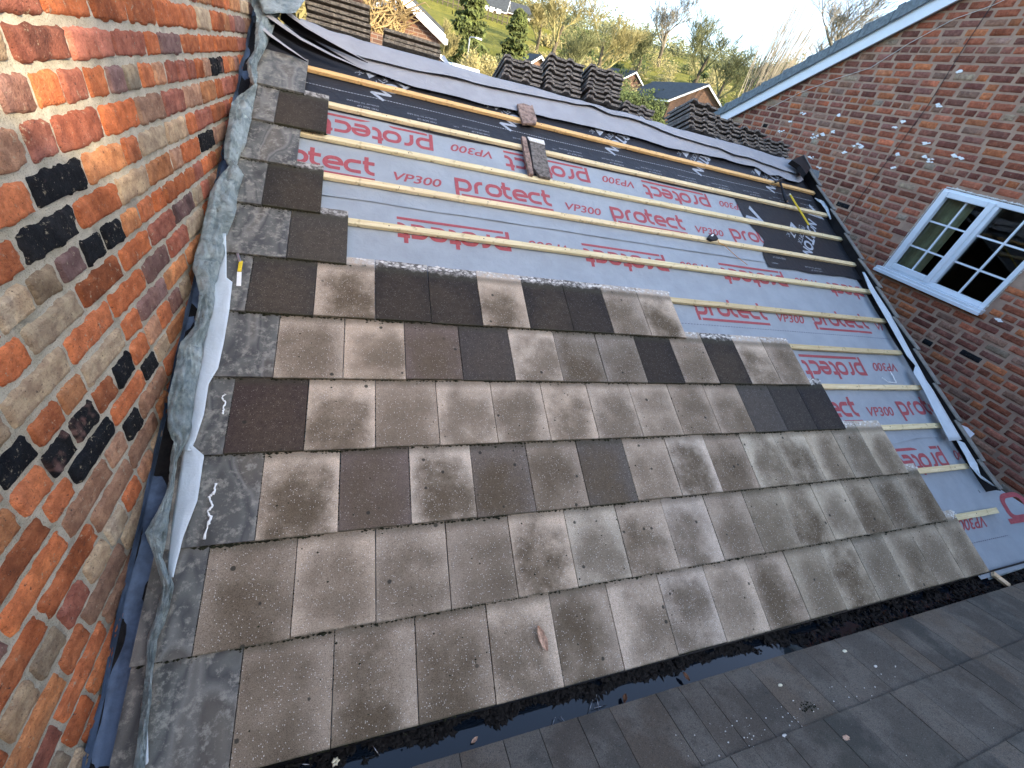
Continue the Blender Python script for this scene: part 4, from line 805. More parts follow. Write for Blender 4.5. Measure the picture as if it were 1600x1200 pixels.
# ------------------------------------------------------------------ neighbouring roof bottom right
PH = math.radians(22); cp, sp_ = math.cos(PH), math.sin(PH); Y0, Z0 = -.155, -.055
NP = Vector((0, sp_, cp))
def NPt(x, s, h=0): return Vector((x, Y0-s*cp+h*sp_, Z0+s*sp_+h*cp))
nr = empty('neighbouring_house', (-1, -3, -3.2)); bpy.context.view_layer.update(); tag(nr, 'house with a dark grey tiled roof rising from the gutter at the bottom right', 'house')
V_, F_, C_ = [], [], []; rd = random.Random(9); GR = .286; shade = [(.115, .112, .102), (.13, .122, .108), (.155, .138, .115), (.10, .105, .10)]
for r in range(0, 20):
    x = -5.2+(r % 2)*.11+rd.uniform(0, .08)
    while x < 3.2 and x < (1.9):
        wd = rd.choice((.15, .24, .29, .17, .12)); c0 = rd.choice(shade); k0 = rd.uniform(.85, 1.2); s0, s1 = r*GR-.03, r*GR+GR+.05; ht, hh = .024+rd.uniform(0, .003), .009; nn = 6
        i0 = len(V_)
        for j in range(nn+1):
            u = j/nn; ss = s0+(s1-s0)*u; h_ = ht+(hh-ht)*u
            for i in range(5): xx = x+.0015+(wd-.003)*i/4; V_.append(NPt(xx, ss+(.0015*N(xx*20, r) if j == 0 else 0), h_-.0008*abs(N(xx*9, ss*9)))); C_.append((c0[0]*k0*.96, c0[1]*k0*.86, c0[2]*k0*.76))
        for j in range(nn):
            for i in range(4): q = i0+j*5+i; F_.append((q, q+5, q+6, q+1))
        q0 = len(V_)
        for i in range(5): xx = x+.0015+(wd-.003)*i/4; V_.append(NPt(xx, s0, ht-.014)); C_.append(tuple(q*.6 for q in c0))
        for i in range(4): F_.append((q0+i, i0+i, i0+i+1, q0+i+1))
        x += wd
# exposed underlap so joints read dark
o = obj('roof', V_, F_, 'asphalt_tile', None, False, C_)
bm_ = bmesh.new(); bm_.from_mesh(o.data); bmesh.ops.recalc_face_normals(bm_, faces=bm_.faces); bm_.to_mesh(o.data); bm_.free()
solid(o, .008).modifiers['solid'].offset = -1; keep(o, nr)
mb = MB(); mb.hexa([NPt(-5.3, -.02, -.12), NPt(1.9, -.02, -.12), NPt(1.9, 5.6, -.12), NPt(-5.3, 5.6, -.12), NPt(-5.3, -.02, -.012), NPt(1.9, -.02, -.012), NPt(1.9, 5.6, -.012), NPt(-5.3, 5.6, -.012)]); keep(mb.build('roof_deck', 'debris'), nr)
mb = MB(); mb.box((-5.3, -5.6, -3.3), (1.9, -.24, -.16)); keep(mb.build('wall', 'wall_far'), nr)
# unseen tall block behind the viewer, shaped to keep low sun off the slope
bk = empty('sun_blocking_house', (0, -9, -3.2)); bpy.context.view_layer.update(); tag(bk, 'unseen tall brick house behind the viewer, shaped to block the low sun', 'house')
mb = MB(); mb.hexa([(6.15, -13, -3.3), (16, -13, -3.3), (10, -6.2, -3.3), (1.0, -6.2, -3.3), (6.15, -13, 7.4), (16, -13, 7.4), (10, -6.2, 7.4), (1.0, -6.2, 7.4)]); mb.box((-9, -13, -3.3), (1.0, -6.2, 5.15)); keep(mb.build('wall', 'wall_far'), bk)
mb = MB(); mb.hexa([(6.2, -13.3, 7.4), (16.3, -13.3, 7.4), (10.3, -6, 7.4), (.9, -6, 7.4), (3.9, -10, 9.6), (13, -10, 9.6), (13, -9.2, 9.6), (3.3, -9.2, 9.6)]); mb.hexa([(-9.3, -13.3, 5.15), (6.1, -13.3, 5.15), (.75, -6.1, 5.15), (-9.3, -6.1, 5.15), (-9.3, -10, 6.1), (3.6, -10, 6.1), (3.0, -9.2, 6.1), (-9.3, -9.2, 6.1)]); keep(mb.build('roof', 'roof_far'), bk)
def onroof(px, py, h=.02): return atplane(px, py, NP, NPt(0, 0, h+.003))
rd = random.Random(21)
for (px, py, s_, mat, nm, lb) in ((1320, 1018, .011, 'petal', 'stone_chip', 'upright cream stone chip on the first course of the dark roof'), (1219, 1071, .009, 'petal', 'snail_shell', 'tiny white shell beside moss on the dark roof'), (1322, 1154, .014, 'leaf_tan', 'pebble', 'tan oval pebble near the bottom right of the dark roof'), (1205, 1047, .006, 'white_mortar', 'stone_chip', 'small white chip just above the tiny shell on the dark roof'), (1368, 1041, .007, 'white_mortar', 'stone_chip', 'thin grey white chip right of the upright cream one'), (1226, 1150, .009, 'white_mortar', 'stone_chip', 'pale chip left of the tan pebble on the dark roof')):
    mb = MB(); p = onroof(px, py, .024); n_ = 10
    def f(a, b): th_, ph_ = math.pi*a, 2*math.pi*b; q = 1+.25*N(math.cos(ph_)*2, math.sin(ph_)*2, th_*2+px); return p+Vector((math.sin(th_)*math.cos(ph_)*s_*1.5, math.sin(th_)*math.sin(ph_)*s_*.8, math.cos(th_)*s_*.55))*q
    mb.grid(f, 8, 12); tag(mb.build(nm, mat, None, True), lb, nm.replace('_', ' '))
mb = MB()
for k in range(420):
    px = rd.uniform(1020, 1590); py = rd.uniform(1000, 1195); p = onroof(px, py, .022)
    if p.y > -.17: continue
    if rd.random() > math.exp(-((px-1230)/120)**2)+.12: continue
    s_ = rd.uniform(.001, .0032); mb.blob(p, (s_*1.5, s_, s_*.7))
tag(mb.build('grit', 'white_mortar'), 'scattered pale grit and crumbs on the dark roof', 'grit', kind='stuff')
mb = MB()
for (cx_, cy_) in ((1215, 1062), (1175, 1062), (1258, 1160), (1330, 1165), (1262, 1104)):
    for k in range(30): p = onroof(cx_+rd.gauss(0, 7), cy_+rd.gauss(0, 5), .022); s_ = rd.uniform(.002, .006); mb.blob(p, (s_, s_, s_*.8))
tag(mb.build('moss', 'moss'), 'clumps of dark moss on the grey roof at the bottom right', 'moss', kind='stuff')
# ------------------------------------------------------------------ slips, hammer, pencil, chalk line
def slab(name, pts, h0, th, mat, label, cat, parent=None):
    q = [atr(px, py, h0+th) for px, py in pts]; b_ = [p-NRM*th for p in q]; n = len(q); bmx = bmesh.new(); A = [bmx.verts.new(p) for p in q]; B = [bmx.verts.new(p) for p in b_]
    bmx.faces.new(A); bmx.faces.new(B[::-1])
    for i in range(n): bmx.faces.new((A[i], B[i], B[(i+1) % n], A[(i+1) % n]))
    bmesh.ops.recalc_face_normals(bmx, faces=bmx.faces); me = bpy.data.meshes.new(name); bmx.to_mesh(me); bmx.free(); me.materials.append(MATS[mat]); o = bpy.data.objects.new(name, me); col.objects.link(o); bevel(o, .003, 2)
    if parent: keep(o, parent)
    elif label: tag(o, label, cat)
    return o
slab('tile_slip', ((808, 162), (818, 161), (829, 165), (832, 163), (839, 186), (838, 193), (828, 192), (817, 192)), .0, .022, 'broken_tile', 'broken pinkish tile slip resting on the topmost batten', 'broken tile')
te = empty('tile_slip', atr(835, 245, 0)); bpy.context.view_layer.update(); tag(te, 'upright dark cut tile slip with a channel, leaning across the second and third battens', 'broken tile')
slab('flat_body', ((827, 214), (850, 221), (852, 232), (858, 262), (861, 278), (843, 274), (834, 262)), .006, .022, 'profiled', None, None, te)
slab('side_rib', ((815, 212), (822, 214), (830, 250), (834, 272), (827, 270), (822, 250)), .0, .03, 'broken_tile', None, None, te)
slab('channel', ((820, 214), (830, 216), (845, 274), (832, 271)), .0, .012, 'debris', None, None, te)
slab('head_rim', ((824, 213), (850, 219), (852, 226), (827, 219)), .026, .008, 'white_mortar', None, None, te)
he = empty('hammer', atr(1222, 300, 0)); bpy.context.view_layer.update(); tag(he, 'dark claw hammer with a black handle lying over the topmost batten at the right', 'hammer')
A = atr(1219, 285, .02); B = atr(1229, 315, .004)
mb = MB(); mb.tube([A, A.lerp(B, .25), A.lerp(B, .45)], [.012, .010, .011], 10); mb.tube([A.lerp(B, .45), A.lerp(B, .8), B], [.016, .017, .019], 10); keep(mb.build('handle', 'rubber', None, True), he)
mb = MB(); a0 = atr(1212, 284, .03); b0 = atr(1226, 278, .03); mb.tube([a0, a0.lerp(b0, .35), a0.lerp(b0, .6)], [.013, .012, .014], 10); mb.tube([a0.lerp(b0, .6), a0.lerp(b0, .85), b0+Vector((.01, -.01, -.01))], [.012, .008, .003], 8); keep(mb.build('head', 'steel_dark', None, True), he)
mb = MB(); mb.blob(atr(1230, 314, .01), (.012, .012, .010)); keep(mb.build('butt', 'leaf_tan', None, True), he)
pe = empty('marking_pencil', atr(1250, 330, 0)); bpy.context.view_layer.update(); tag(pe, 'long bright yellow marking stick propped across the battens near the hammer', 'pencil')
A = atr(1235, 305, .035); B = atr(1264, 352, .02); mb = MB(); mb.tube([A, B], .0085, 6); keep(mb.build('barrel', 'yellow'), pe)
mb = MB(); mb.tube([B, B+(B-A).normalized()*.03], [.0085, .002], 6); keep(mb.build('tip', 'rubber'), pe); mb = MB(); mb.tube([A+(A-B).normalized()*.018, A], .0083, 6); keep(mb.build('end', 'petal'), pe)
ke = empty('chalk_line_reel', atr(1114, 371, 0)); bpy.context.view_layer.update(); tag(ke, 'small black chalk line reel with white label on a batten, orange cord trailing down', 'chalk line')
slab('reel_case', ((1106, 371), (1109, 366), (1115, 364), (1119, 367), (1123, 373), (1113, 375)), .0, .025, 'rubber', None, None, ke)
slab('label_sticker', ((1110.5, 368.5), (1113, 365.8), (1116, 366), (1114, 369.2)), .0255, .0015, 'sealant', None, None, ke)
mb = MB(); mb.tube([atr(*p, h) for p, h in (((1121, 374), .01), ((1124, 380), .004), ((1133, 384), .004), ((1139, 390), -.015), ((1150, 400), -.018), ((1168, 414), -.02))], .0022, 6); keep(mb.build('cord', 'orange_cord', None, True), ke)
# ------------------------------------------------------------------ stacks of tiles beyond the ridge
def prof_mesh(wd, ln, seed):
    mb = MB(); nx = 36; th = .019; rd = random.Random(seed)
    def zc(u): a = (u*2) % 1.0; return .019*min(1, 1.7*max(0, math.sin(math.pi*min(1, a/.42)))) if a < .42 else -.002
    for side in (0, 1):
        for i in range(nx+1):
            u = i/nx
            for y in (0, ln): mb.v.append(Vector((u*wd, y+(.005*N(u*9, seed)+.003*N(u*31, seed) if y == 0 else 0), zc(u)+(th if side else 0)+.001*N(u*9, seed, side))))
    s = 2*(nx+1)
    for i in range(nx):
        q = 2*i; mb.f += [(s+q, s+q+2, s+q+3, s+q+1), (q, q+1, q+3, q+2), (q, q+2, s+q+2, s+q), (q+1, s+q+1, s+q+3, q+3)]
    mb.f += [(0, s, s+1, 1), (2*nx, 2*nx+1, s+2*nx+1, s+2*nx)]
    me = bpy.data.meshes.new('profiled_roof_tile'); me.from_pydata([tuple(q) for q in mb.v], [], mb.f); me.update(); me.materials.append(MATS['profiled']); return me
pm = [prof_mesh(.375, .38, s) for s in range(3)]
fm = []
for s in range(3):
    m_ = tile_mesh('flat_roof_tile', .455, .33, .024, 30+s); m_.materials.append(MATS['flat_stack']); fm.append(m_)
BMx = lambda x, s, h, a: Matrix.Translation(BP(x, s, h)) @ Matrix.Rotation(-TH, 4, 'X') @ Matrix.Rotation(a, 4, 'Z')
stacks = [('flat', -4.475, 6, .042, 'the flat tile stack farthest left'), ('flat', -3.90, 3, .042, 'the low flat tile stack second from the left'),
          ('prof', -2.90, 5, .044, 'the first wavy stack'), ('prof', -2.49, 8, .0435, 'the second wavy stack'), ('prof', -2.07, 8, .045, 'the tallest wavy stack'), ('prof', -1.63, 3, .040, 'the lowest wavy stack by the hedge'),
          ('prof', -.84, 7, .0465, 'the wavy stack right of the hedge'), ('prof', -.44, 6, .043, 'the wavy stack third from the right wall'), ('prof', -.05, 5, .043, 'the wavy stack in front of the bargeboard foot'), ('prof', .34, 4, .043, 'the wavy stack nearest the brick gable')]
rd = random.Random(14); on2 = ['bottom', 'second', 'third', 'fourth', 'fifth', 'sixth', 'seventh', 'eighth', 'ninth']
for kd, x, n, pt, lab in stacks:
    sy_, sa_ = rd.uniform(-.03, .03), rd.uniform(-.05, .05)
    for k in range(n):
        me = rd.choice(fm if kd == 'flat' else pm); o = bpy.data.objects.new('flat_roof_tile' if kd == 'flat' else 'profiled_roof_tile', me); col.objects.link(o)
        o.matrix_world = BMx(x+rd.uniform(-.014, .014)+(.006*k if kd != 'flat' else 0), .035+(sy_ if kd != 'flat' else 0)+rd.uniform(-.014, .024)+(.010*k if kd != 'flat' else .0), -.028+(.085 if x == -3.90 else .075)+pt*k, (sa_ if kd != 'flat' else 0)+rd.uniform(-.02, .02))
        w_ = 'topmost' if k == n-1 else on2[k]
        tag(o, '%s tile of %s%s' % (w_ + (' from the bottom' if 0 < k < n-1 else ''), lab, ''), 'roof tile', 'flat tiles stacked beyond the ridge' if kd == 'flat' else 'profiled tiles stacked beyond the ridge')
# ------------------------------------------------------------------ background houses
def house(name, GL, GR_, L_, zg, ze, za, label, wallm='wall_far', roofm='roof_far', wins=(), over=.35, sidewins=0, swap=1):
    GL, GR_ = Vector((*GL, 0)), Vector((*GR_, 0)); e = empty(name, ((GL.x+GR_.x)/2, (GL.y+GR_.y)/2, zg)); bpy.context.view_layer.update(); tag(e, label, 'house')
    u = (GR_-GL); W_ = u.length; u.normalize(); d = Vector((-u.y, u.x, 0))*swap
    def P(a, b, z): q = GL+u*a+d*b; return Vector((q.x, q.y, z))
    mb = MB(); v = [P(0, 0, zg), P(W_, 0, zg), P(W_, 0, ze), P(W_/2, 0, za), P(0, 0, ze)]; v2 = [p+d*L_ for p in v]; mb.v = v+v2; mb.f = [(0, 1, 2, 3, 4), (9, 8, 7, 6, 5), (0, 4, 9, 5), (1, 6, 7, 2), (0, 5, 6, 1), (2, 7, 8, 3), (3, 8, 9, 4)]
    keep(mb.build('wall', wallm), e); sl_ = (za-ze)/(W_/2)
    mb = MB()
    for s_ in (0, 1):
        a0, a1 = (-over, W_/2) if not s_ else (W_+over, W_/2); z0, z1 = ze-over*sl_+.05, za+.05
        p = [P(a0, -over, z0), P(a0, L_+over, z0), P(a1, L_+over, z1), P(a1, -over, z1)]; mb.hexa(p+[q+Vector((0, 0, .14)) for q in p])
    rf_ = keep(mb.build('roof', roofm), e)
    mb = MB()
    for s_ in (0, 1):
        a0, a1 = (-over-.05, W_/2) if not s_ else (W_+over+.05, W_/2); z0, z1 = ze-over*sl_-.12, za-.1
        for b_ in (-over-.05,):
            p = [P(a0, b_, z0), P(a0, b_+.06, z0), P(a1, b_+.06, z1), P(a1, b_, z1)]; mb.hexa(p+[q+Vector((0, 0, .2)) for q in p])
    keep(mb.build('bargeboard', 'white_upvc'), e)
    mb = MB()
    for a0 in (-over-.12, W_+over):
        p = [P(a0, -over, ze-over*sl_-.1), P(a0+.12, -over, ze-over*sl_-.1), P(a0+.12, L_+over, ze-over*sl_-.1), P(a0, L_+over, ze-over*sl_-.1)]; mb.hexa(p+[q+Vector((0, 0, .12)) for q in p])
    keep(mb.build('guttering', 'white_upvc'), e)
    def win(c, r_, n_, w2, h2):
        f = MB(); A = lambda a, z, o2: c+r_*a+Vector((0, 0, z))+n_*o2
        f.hexa([A(-w2, -h2, 0), A(w2, -h2, 0), A(w2, -h2, .05), A(-w2, -h2, .05), A(-w2, h2, 0), A(w2, h2, 0), A(w2, h2, .05), A(-w2, h2, .05)]); fo = keep(f.build('window', 'white_upvc'), e)
        g = MB()
        for a in (-.5, .5): q = w2*.84*.5; cx_ = a*w2*.94; g.hexa([A(cx_-q, -h2*.82, .052), A(cx_+q, -h2*.82, .052), A(cx_+q, -h2*.82, .06), A(cx_-q, -h2*.82, .06), A(cx_-q, h2*.82, .052), A(cx_+q, h2*.82, .052), A(cx_+q, h2*.82, .06), A(cx_-q, h2*.82, .06)])
        bpy.context.view_layer.update(); go = g.build('pane', 'dark_room'); go.parent = fo; go.matrix_parent_inverse = (e.matrix_basis).inverted()*1 if False else fo.matrix_world.inverted(); return fo
    for (a, z) in wins: win(P(a, -.01, z), u, -d, .55, .55)
    for k in range(sidewins): win(P(-.01, L_*(k+.5)/sidewins, ze-.9), d, -u, .8, .5)
    return e, P
def pol(az, D): a = math.radians(az); return (CAM.x+D*math.sin(a), CAM.y+D*math.cos(a))
px_ = aty(685, 54, 13.5)
e, P = house('brick_house', (px_.x-7, 13.5), (px_.x, 13.5), 8, -3.1, px_.z, px_.z+1.75, 'brick gable house with white bargeboard and bare vines, behind the flat tile stacks', over=.12)
q1, q2 = aty(672, 75, 12.2), aty(704, 107, 12.2); mb = MB(); mb.hexa([q1, q2, q2+Vector((0, .1, 0)), q1+Vector((0, .1, 0)), q1+Vector((.02, 0, .07)), q2+Vector((.02, 0, .07)), q2+Vector((.02, .1, .07)), q1+Vector((.02, .1, .07))]); keep(mb.build('lean_to_verge', 'white_upvc'), e)
mb = MB(); q3 = aty(672, 75, 12.25); mb.v = [Vector((q1.x-2.5, 12.25, -3)), Vector((q2.x, 12.25, -3)), q2+Vector((0, .05, 0)), q1+Vector((0, .05, 0)), Vector((q1.x-2.5, 12.25, q1.z)), ]; mb.v += [p+Vector((0, 1.2, 0)) for p in mb.v]; mb.f = [(0, 1, 2, 3, 4), (9, 8, 7, 6, 5), (2, 7, 8, 3), (3, 8, 9, 4), (1, 6, 7, 2)]; keep(mb.build('lean_to', 'wall_far'), e)
mb = MB(); mb.tube([aty(617, -5, 13.4), aty(617, 18, 13.4)], .04, 6); mb.tube([aty(575, 13, 13.35), aty(612, 0, 13.35)], .05, 6); keep(mb.build('downpipe', 'white_upvc'), e)
# house B and A on the right of the background
house('brick_house', pol(33.2, 60), pol(39.2, 63), 17, 0.4, 4.62, 6.75, 'far brick house with dark tiled roof and white bargeboard, above the hedge', wins=((1.4, 3.5),), sidewins=4)
house('brick_house', pol(26.4, 76), pol(30.6, 80), 14, 2, 5.2, 7.4, 'far brick house half hidden behind the dark roofed one, left of it', sidewins=2)
house('bungalow', pol(13.6, 92), pol(13.9, 99), 5.2, 9.3, 11.4, 13.2, 'dark roofed bungalow with white windows high on the hill, by the tall conifer', sidewins=0, swap=1)
house('bungalow', pol(16.6, 96), pol(16.9, 103), 5.5, 9.6, 12.0, 13.6, 'second dark roofed bungalow on the hill, behind the small conifer', sidewins=0)
house('garage', pol(16.6, 50), pol(19.6, 51), 3, 1.0, 3.6, 4.7, 'low grey roofed building behind the first wavy tile stack')
for az, D in ((11.3, 91.3), (12.0, 91.3), (12.8, 91.3), (14.6, 95), (15.6, 95)):
    pass
# white window bands on the hill bungalows face us
for (az0, az1, D, z) in ((11.2, 13.3, 90.5, 10.9), (14.3, 16.4, 94.5, 11.2)):
    e_ = [o for o in col.objects if o.name.startswith('bungalow') and o.type == 'EMPTY'][0 if az0 < 12 else 1]
    for k in range(3): a = az0+(az1-az0)*(k+.5)/3; x, y = pol(a, D); mb = MB(); mb.box((x-.36, y-.1, z-.55), (x+.36, y, z+.4)); keep(mb.build('window', 'white_upvc'), e_)
# ------------------------------------------------------------------ vegetation
def bare(name, base, H, label, seed, mat='bark', tm='twig_yellow', spread=.55, up=.35, levels=5, trunk=.03, nb=4, fuzz=1.0, group=None, th=1.0):
    rd = random.Random(seed); e = empty(name, base); bpy.context.view_layer.update(); tag(e, label, 'tree', group); T = MB(); B = MB()
    def grow(p, d, L_, r, lev):
        n = 4 if lev < 3 else 3; pts = [p]; q = p
        for k in range(n):
            d = (d+Vector((rd.uniform(-1, 1), rd.uniform(-1, 1), rd.uniform(-.4, 1)))*.16+Vector((0, 0, up*.12))).normalized(); q = q+d*L_/n; pts.append(q)
        rs = [max(.008*th, r*(1-.55*k/n)) for k in range(n+1)]
        (T if lev == 0 else B).tube(pts, rs, 6 if lev == 0 else (4 if lev < 3 else 3), False)
        if lev >= levels: return
        m = nb+(1 if lev in (1, 2) else 0)
        for k in range(m):
            t2 = .35+.65*(k+rd.random()*.6)/m; i = min(n-1, int(t2*n)); bp = pts[i].lerp(pts[i+1], t2*n-i) if t2 < 1 else pts[-1]
            az_ = rd.uniform(0, 6.28); s_ = spread*rd.uniform(.7, 1.3); nd = (d*(1-s_*.5)+Vector((math.cos(az_), math.sin(az_), rd.uniform(-.1, .5)))*s_).normalized()
            grow(bp, nd, L_*rd.uniform(.52, .74), rs[i]*.6, lev+1)
    grow(Vector(base), Vector((rd.uniform(-.08, .08), rd.uniform(-.08, .08), 1)).normalized(), H*.36, H*trunk, 0)
    keep(T.build('trunk', mat, None, True), e); keep(B.build('branches', tm, None, False), e); return e
def base_at(az, D): x, y = pol(az, D); return (x, y, gz(x, y)-.2)
BT_ = [(19.3, 60, 11.5, 'twig_yellow', 'bare twiggy tree left of the sky gap, above the second wavy stack', 0), (22.3, 50, 9.0, 'twig_green', 'broad bare tree forking low behind the tallest wavy stack', 1), (25.0, 62, 12.5, 'twig_yellow', 'bare tree with fine tips against the sky left of the far houses', 2), (28.5, 84, 9.5, 'twig_green', 'bare tree just behind the half hidden far house', 3),
       (30.7, 105, 15, 'twig_pale', 'rounded bluish bare tree on the skyline left of the big oak', 4), (34.8, 84, 15.0, 'twig_green', 'big spreading bare oak behind the dark roofed far house', 5), (37.8, 78, 10.5, 'twig_green', 'mossy bare tree right of the big oak', 6), (41.0, 62, 8.0, 'twig_green', 'dense bare tree at the foot of the tall thin poles', 7), (46.6, 75, 24, 'twig_pale', 'round topped bare tree alone against the sky above the grey verge', 8), (17.5, 70, 9.0, 'twig_yellow', 'yellowish bare tree beside the small conifer', 9),
       (43.3, 60, 8.0, 'twig_green', 'bare tree partly hidden by the verge of the brick gable', 10), (7.7, 40, 5.0, 'twig_yellow', 'yellow bare shrub left of the tall conifer foot', 12)]
for az, D, H, tm, lb, k in BT_: bare('bare_tree', base_at(az, D), H, lb, 20+k, 'bark_dark', tm, .62 if k != 8 else .75, .2, 5, .028, 4, th=1.0+D/60, group='bare winter trees beyond the roof')
# pollard with long straight upright poles
b0 = base_at(41.6, 58); e = empty('pollard_tree', b0); bpy.context.view_layer.update(); tag(e, 'pollarded tree with a fan of long straight thin shoots against the sky', 'tree'); rd = random.Random(4)
mb = MB(); mb.tube([b0, Vector(b0)+Vector((0, 0, 2.6))], [.35, .28], 8); keep(mb.build('trunk', 'bark_dark', None, True), e); mb = MB()
for k in range(120):
    p = Vector(b0)+Vector((rd.gauss(0, .9), rd.gauss(0, .7), 2.4+rd.random()*2)); d = Vector((.10+rd.gauss(0, .12)+(p.x-b0[0])*.06, rd.gauss(0, .08), 1)); L_ = rd.uniform(4, 11); q = [p+d*L_*t2+Vector((rd.gauss(0, .05), 0, 0)) for t2 in (0, .4, .75, 1)]; mb.tube(q, [.05, .04, .028, .012], 3, False)
keep(mb.build('shoots', 'twig_pale'), e)
def leaves(mb, c, r, n, s_, rd, flat=1.0):
    for _ in range(n):
        d = Vector((rd.gauss(0, 1), rd.gauss(0, 1), rd.gauss(0, 1))).normalized()*(rd.random()**.45); p = Vector((c[0]+d.x*r[0], c[1]+d.y*r[1], c[2]+d.z*r[2])); a = Vector((rd.gauss(0, 1), rd.gauss(0, 1), rd.gauss(0, 1))).normalized(); b = a.orthogonal().normalized(); k = s_*rd.uniform(.6, 1.4); i = len(mb.v)
        mb.v += [p-a*k*.5-b*k*.3, p+a*k*.5-b*k*.3, p+a*k*.5+b*k*.3, p-a*k*.5+b*k*.3]; mb.f.append((i, i+1, i+2, i+3))
def conifer(az, D, H, w_, lb, seed):
    b0 = base_at(az, D); e = empty('conifer', b0); bpy.context.view_layer.update(); tag(e, lb, 'tree'); rd = random.Random(seed); mb = MB(); mb.tube([b0, (b0[0], b0[1], b0[2]+H*.9)], [w_*.07, .02], 6); keep(mb.build('trunk', 'bark_dark'), e); mb = MB()
    for k in range(110):
        t2 = rd.random()**.8; z = b0[2]+H*(.06+.94*t2); rr_ = w_*(1-t2)**.75*rd.uniform(.5, 1.05)+.1; a = rd.uniform(0, 6.28); leaves(mb, (b0[0]+math.cos(a)*rr_*.75, b0[1]+math.sin(a)*rr_*.75, z), (.35+rr_*.3, .35+rr_*.3, H*.035), 60, .16+D*.002, rd)
    keep(mb.build('crown', 'conifer'), e)
conifer(10.2, 46, 6.8, 1.9, 'tall dark green conifer in front of the hill field', 1)
conifer(15.2, 50, 4.8, 1.5, 'smaller bright green conifer between the stacks and the hill bungalows', 2)
def shrub(az, D, H, w_, mat, lb, seed, name='shrub', zb=None):
    b0 = base_at(az, D); rd = random.Random(seed); e = empty(name, b0); bpy.context.view_layer.update(); tag(e, lb, 'shrub'); mb = MB()
    for k in range(int(150)):
        a = rd.uniform(0, 6.28); s_ = rd.random()**.6; q = Vector((math.cos(a)*s_*w_, math.sin(a)*s_*w_, H*rd.uniform(.6, 1.05)*(1-.35*s_*s_))); mid_ = q*.5+Vector((rd.gauss(0, .1), 0, .1*H)); B0 = Vector(b0)+Vector((q.x*.15, q.y*.15, 0)); mb.tube([B0, Vector(b0)+mid_, Vector(b0)+q], [.05, .03, .01], 3, False)
        for _ in range(3): t2 = rd.uniform(.4, 1); p = Vector(b0)+q*t2+Vector((0, 0, 0)); mb.tube([p, p+Vector((rd.gauss(0, .35), rd.gauss(0, .35), rd.uniform(.1, .5)))], [.02, .008], 3, False)
    keep(mb.build('stems', mat), e); mb = MB(); leaves(mb, (b0[0], b0[1], b0[2]+H*.55), (w_*.85, w_*.85, H*.5), 900, .09+D*.0012, rd); keep(mb.build('foliage', mat), e); return e
shrub(10.9, 36, 2.9, 1.1, 'twig_yellow', 'pale yellow green shrub with upright stems left of the first wavy stack', 1)
shrub(12.6, 38, 2.6, 1.2, 'twig_yellow', 'yellow shrub right next to the first wavy stack', 2)
shrub(9.0, 34, 1.6, 1.0, 'vine', 'low rusty shrub beside the white bargeboard end', 3)
shrub(14.4, 40, 2.5, 1.3, 'twig_green', 'green brown shrub below the smaller conifer', 4)
shrub(20.5, 40, 3.8, 2.2, 'twig_green', 'wide green shrub above the second wavy stack', 5)
shrub(24.0, 42, 4.2, 2.4, 'twig_yellow', 'wide yellowish shrub left of the far houses', 6)
# hedge
rd = random.Random(6); e = empty('hedge', (*pol(29.5, 16), -3)); bpy.context.view_layer.update(); tag(e, 'clipped evergreen hedge in front of the far brick houses', 'hedge'); mb = MB()
for k in range(130):
    t2 = k/129; p = aty(948+t2*84+rd.uniform(-5, 5), 138+t2*26+rd.uniform(-4, 34)+8, 13+t2*1.5); leaves(mb, p, (.28, .3, .28), 150, .055, rd)
keep(mb.build('foliage', 'hedge'), e)
# vines on the left gable
mb = MB(); rd = random.Random(12)
for k in range(170):
    p = aty(rd.uniform(572, 632), rd.uniform(-8, 70), 13.35-rd.random()*.25); d = Vector((rd.gauss(0, 1), rd.gauss(0, .15), rd.gauss(0, 1))).normalized()*rd.uniform(.25, .7); m2 = p+d*.5+Vector((rd.gauss(0, .08), 0, rd.gauss(0, .08))); mb.tube([p, m2, p+d], [.018, .014, .006], 3, False)
tag(mb.build('climbing_plant', 'vine'), 'bare tan vines climbing the left part of the brick gable house', 'climber')
# sunlit ivy chink by the top of the flashing
mb = MB(); rd = random.Random(13)
for k in range(14): leaves(mb, aty(rd.uniform(455, 474), rd.uniform(-6, 40), 7.5), (.3, .2, .3), 70, .09, rd)
tag(mb.build('ivy', 'twig_yellow'), 'sunlit yellow ivy seen in the chink left of the first tile stack', 'ivy')
# far woodland and undergrowth reading as masses
def mass(name, spots, mat, lb, seed, n, s_, H):
    rd = random.Random(seed); mb = MB()
    for _ in range(n):
        az, D = rd.uniform(*spots[0]), rd.uniform(*spots[1]); b0 = base_at(az, D); h_ = H*rd.uniform(.5, 1.2); w_ = h_*rd.uniform(.6, 1.1); leaves(mb, (b0[0], b0[1], b0[2]+h_*.5), (w_, w_, h_*.55), 170, s_*rd.uniform(.7, 1.3), rd)
    tag(mb.build(name, mat), lb, 'woodland', kind='stuff')
mass('woodland', ((17, 52), (130, 210)), 'twig_green', 'hazy far woodland on the hill crest', 1, 170, .42, 5.5)
mass('undergrowth', ((17, 48), (62, 120)), 'twig_yellow', 'sunlit yellow scrub on the slope behind the far houses', 2, 110, .22, 2.2)
mass('scrub', ((3, 17), (100, 150)), 'twig_green', 'dark scrub along the top of the hill field', 3, 80, .5, 3.0)
mass('bushes', ((20, 50), (64, 120)), 'hedge', 'dark green bushes between the trunks behind the far houses', 4, 75, .3, 2.0)
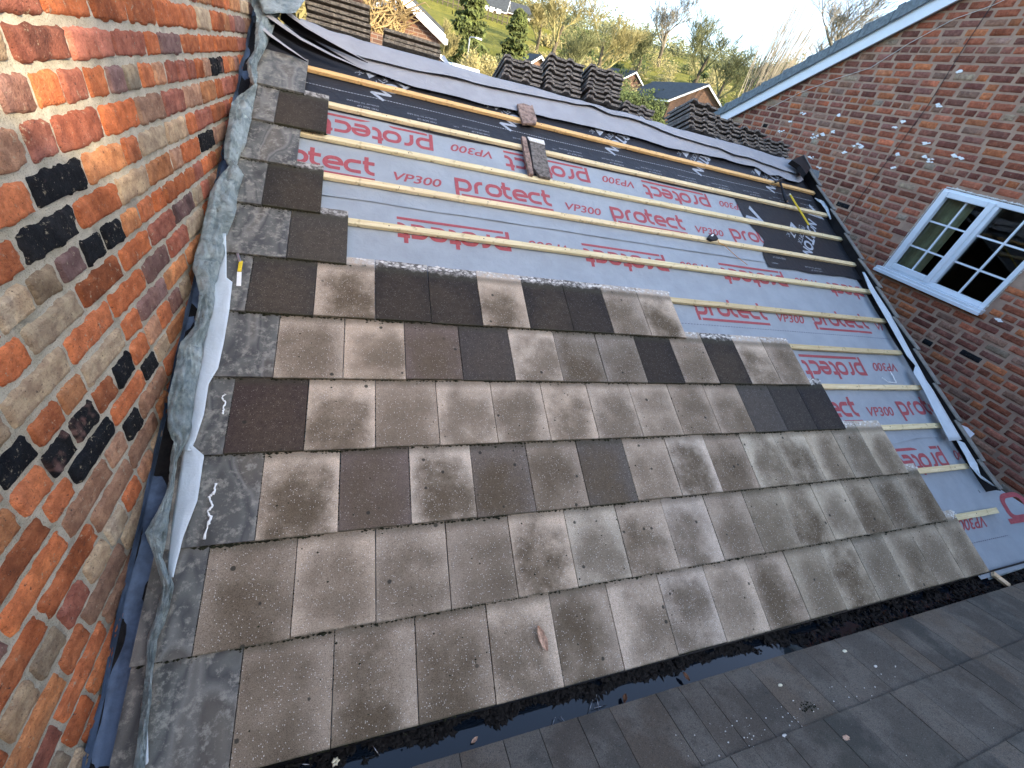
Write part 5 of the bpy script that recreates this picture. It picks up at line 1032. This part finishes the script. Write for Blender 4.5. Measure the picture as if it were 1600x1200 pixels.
# fence along the hill field
e = empty('field_fence', base_at(8, 80)); bpy.context.view_layer.update(); tag(e, 'dark rail fence along the top of the hill field', 'fence'); mb = MB(); rl_ = MB()
prev = None
for k in range(26):
    az = 1+k*.52; b0 = Vector(base_at(az, 84)); mb.box((b0.x-.07, b0.y-.07, b0.z), (b0.x+.07, b0.y+.07, b0.z+1.5))
    if prev:
        for z in (.6, 1.2): rl_.tube([prev+Vector((0, 0, z)), b0+Vector((0, 0, z))], .06, 4)
    prev = b0
keep(mb.build('posts', 'bark_dark'), e); keep(rl_.build('rails', 'bark_dark'), e)
# lamp post and parked van roof
b0 = Vector(base_at(10.35, 42)); e = empty('street_lamp', b0); bpy.context.view_layer.update(); tag(e, 'thin pale street lamp post in front of the tall conifer', 'street lamp')
mb = MB(); zt = CAM.z+42*math.tan(math.radians(3.1)); mb.tube([b0, (b0.x, b0.y, zt-.1), (b0.x+.08, b0.y, zt), (b0.x+.5, b0.y, zt+.05)], [.07, .05, .04, .035], 6); keep(mb.build('post', 'metal'), e)
mb = MB(); mb.box((b0.x+.45, b0.y-.12, zt-.02), (b0.x+.95, b0.y+.12, zt+.1)); keep(bevel(mb.build('lamp_head', 'white_upvc'), .03), e)
x, y = pol(10.4, 33); zt = CAM.z+33*math.tan(math.radians(.55)); e = empty('white_van', (x, y, zt-2.1)); bpy.context.view_layer.update(); tag(e, 'white van parked beyond the ridge, only its roof and windscreen showing', 'van')
mb = MB(); pf = [(-1.0, -2.1+.45), (1.0, -1.65), (1.0, -.75), (.88, 0), (-.88, 0), (-1.0, -.75)]
mb.v = [Vector((x+a, y, zt+b)) for a, b in pf]+[Vector((x+a, y+4.6, zt+b)) for a, b in pf]; mb.f = [(0, 1, 2, 3, 4, 5), (11, 10, 9, 8, 7, 6)]+[(i, 6+i, 6+(i+1) % 6, (i+1) % 6) for i in range(6)]; keep(bevel(mb.build('body', 'van_paint'), .08), e)
mb = MB(); mb.hexa([(x-.8, y-.02, zt-.75), (x+.8, y-.02, zt-.75), (x+.8, y+.02, zt-.75), (x-.8, y+.02, zt-.75), (x-.72, y-.02, zt-.15), (x+.72, y-.02, zt-.15), (x+.72, y+.02, zt-.15), (x-.72, y+.02, zt-.15)]); keep(mb.build('windscreen', 'dark_room'), e)
for s_ in (-1, 1):
    for yy in (y+.9, y+3.6): mb = MB(); mb.tube([(x+s_*.8, yy, zt-1.75), (x+s_*1.0, yy, zt-1.75)], .34, 16); keep(mb.build('wheel', 'rubber'), e)
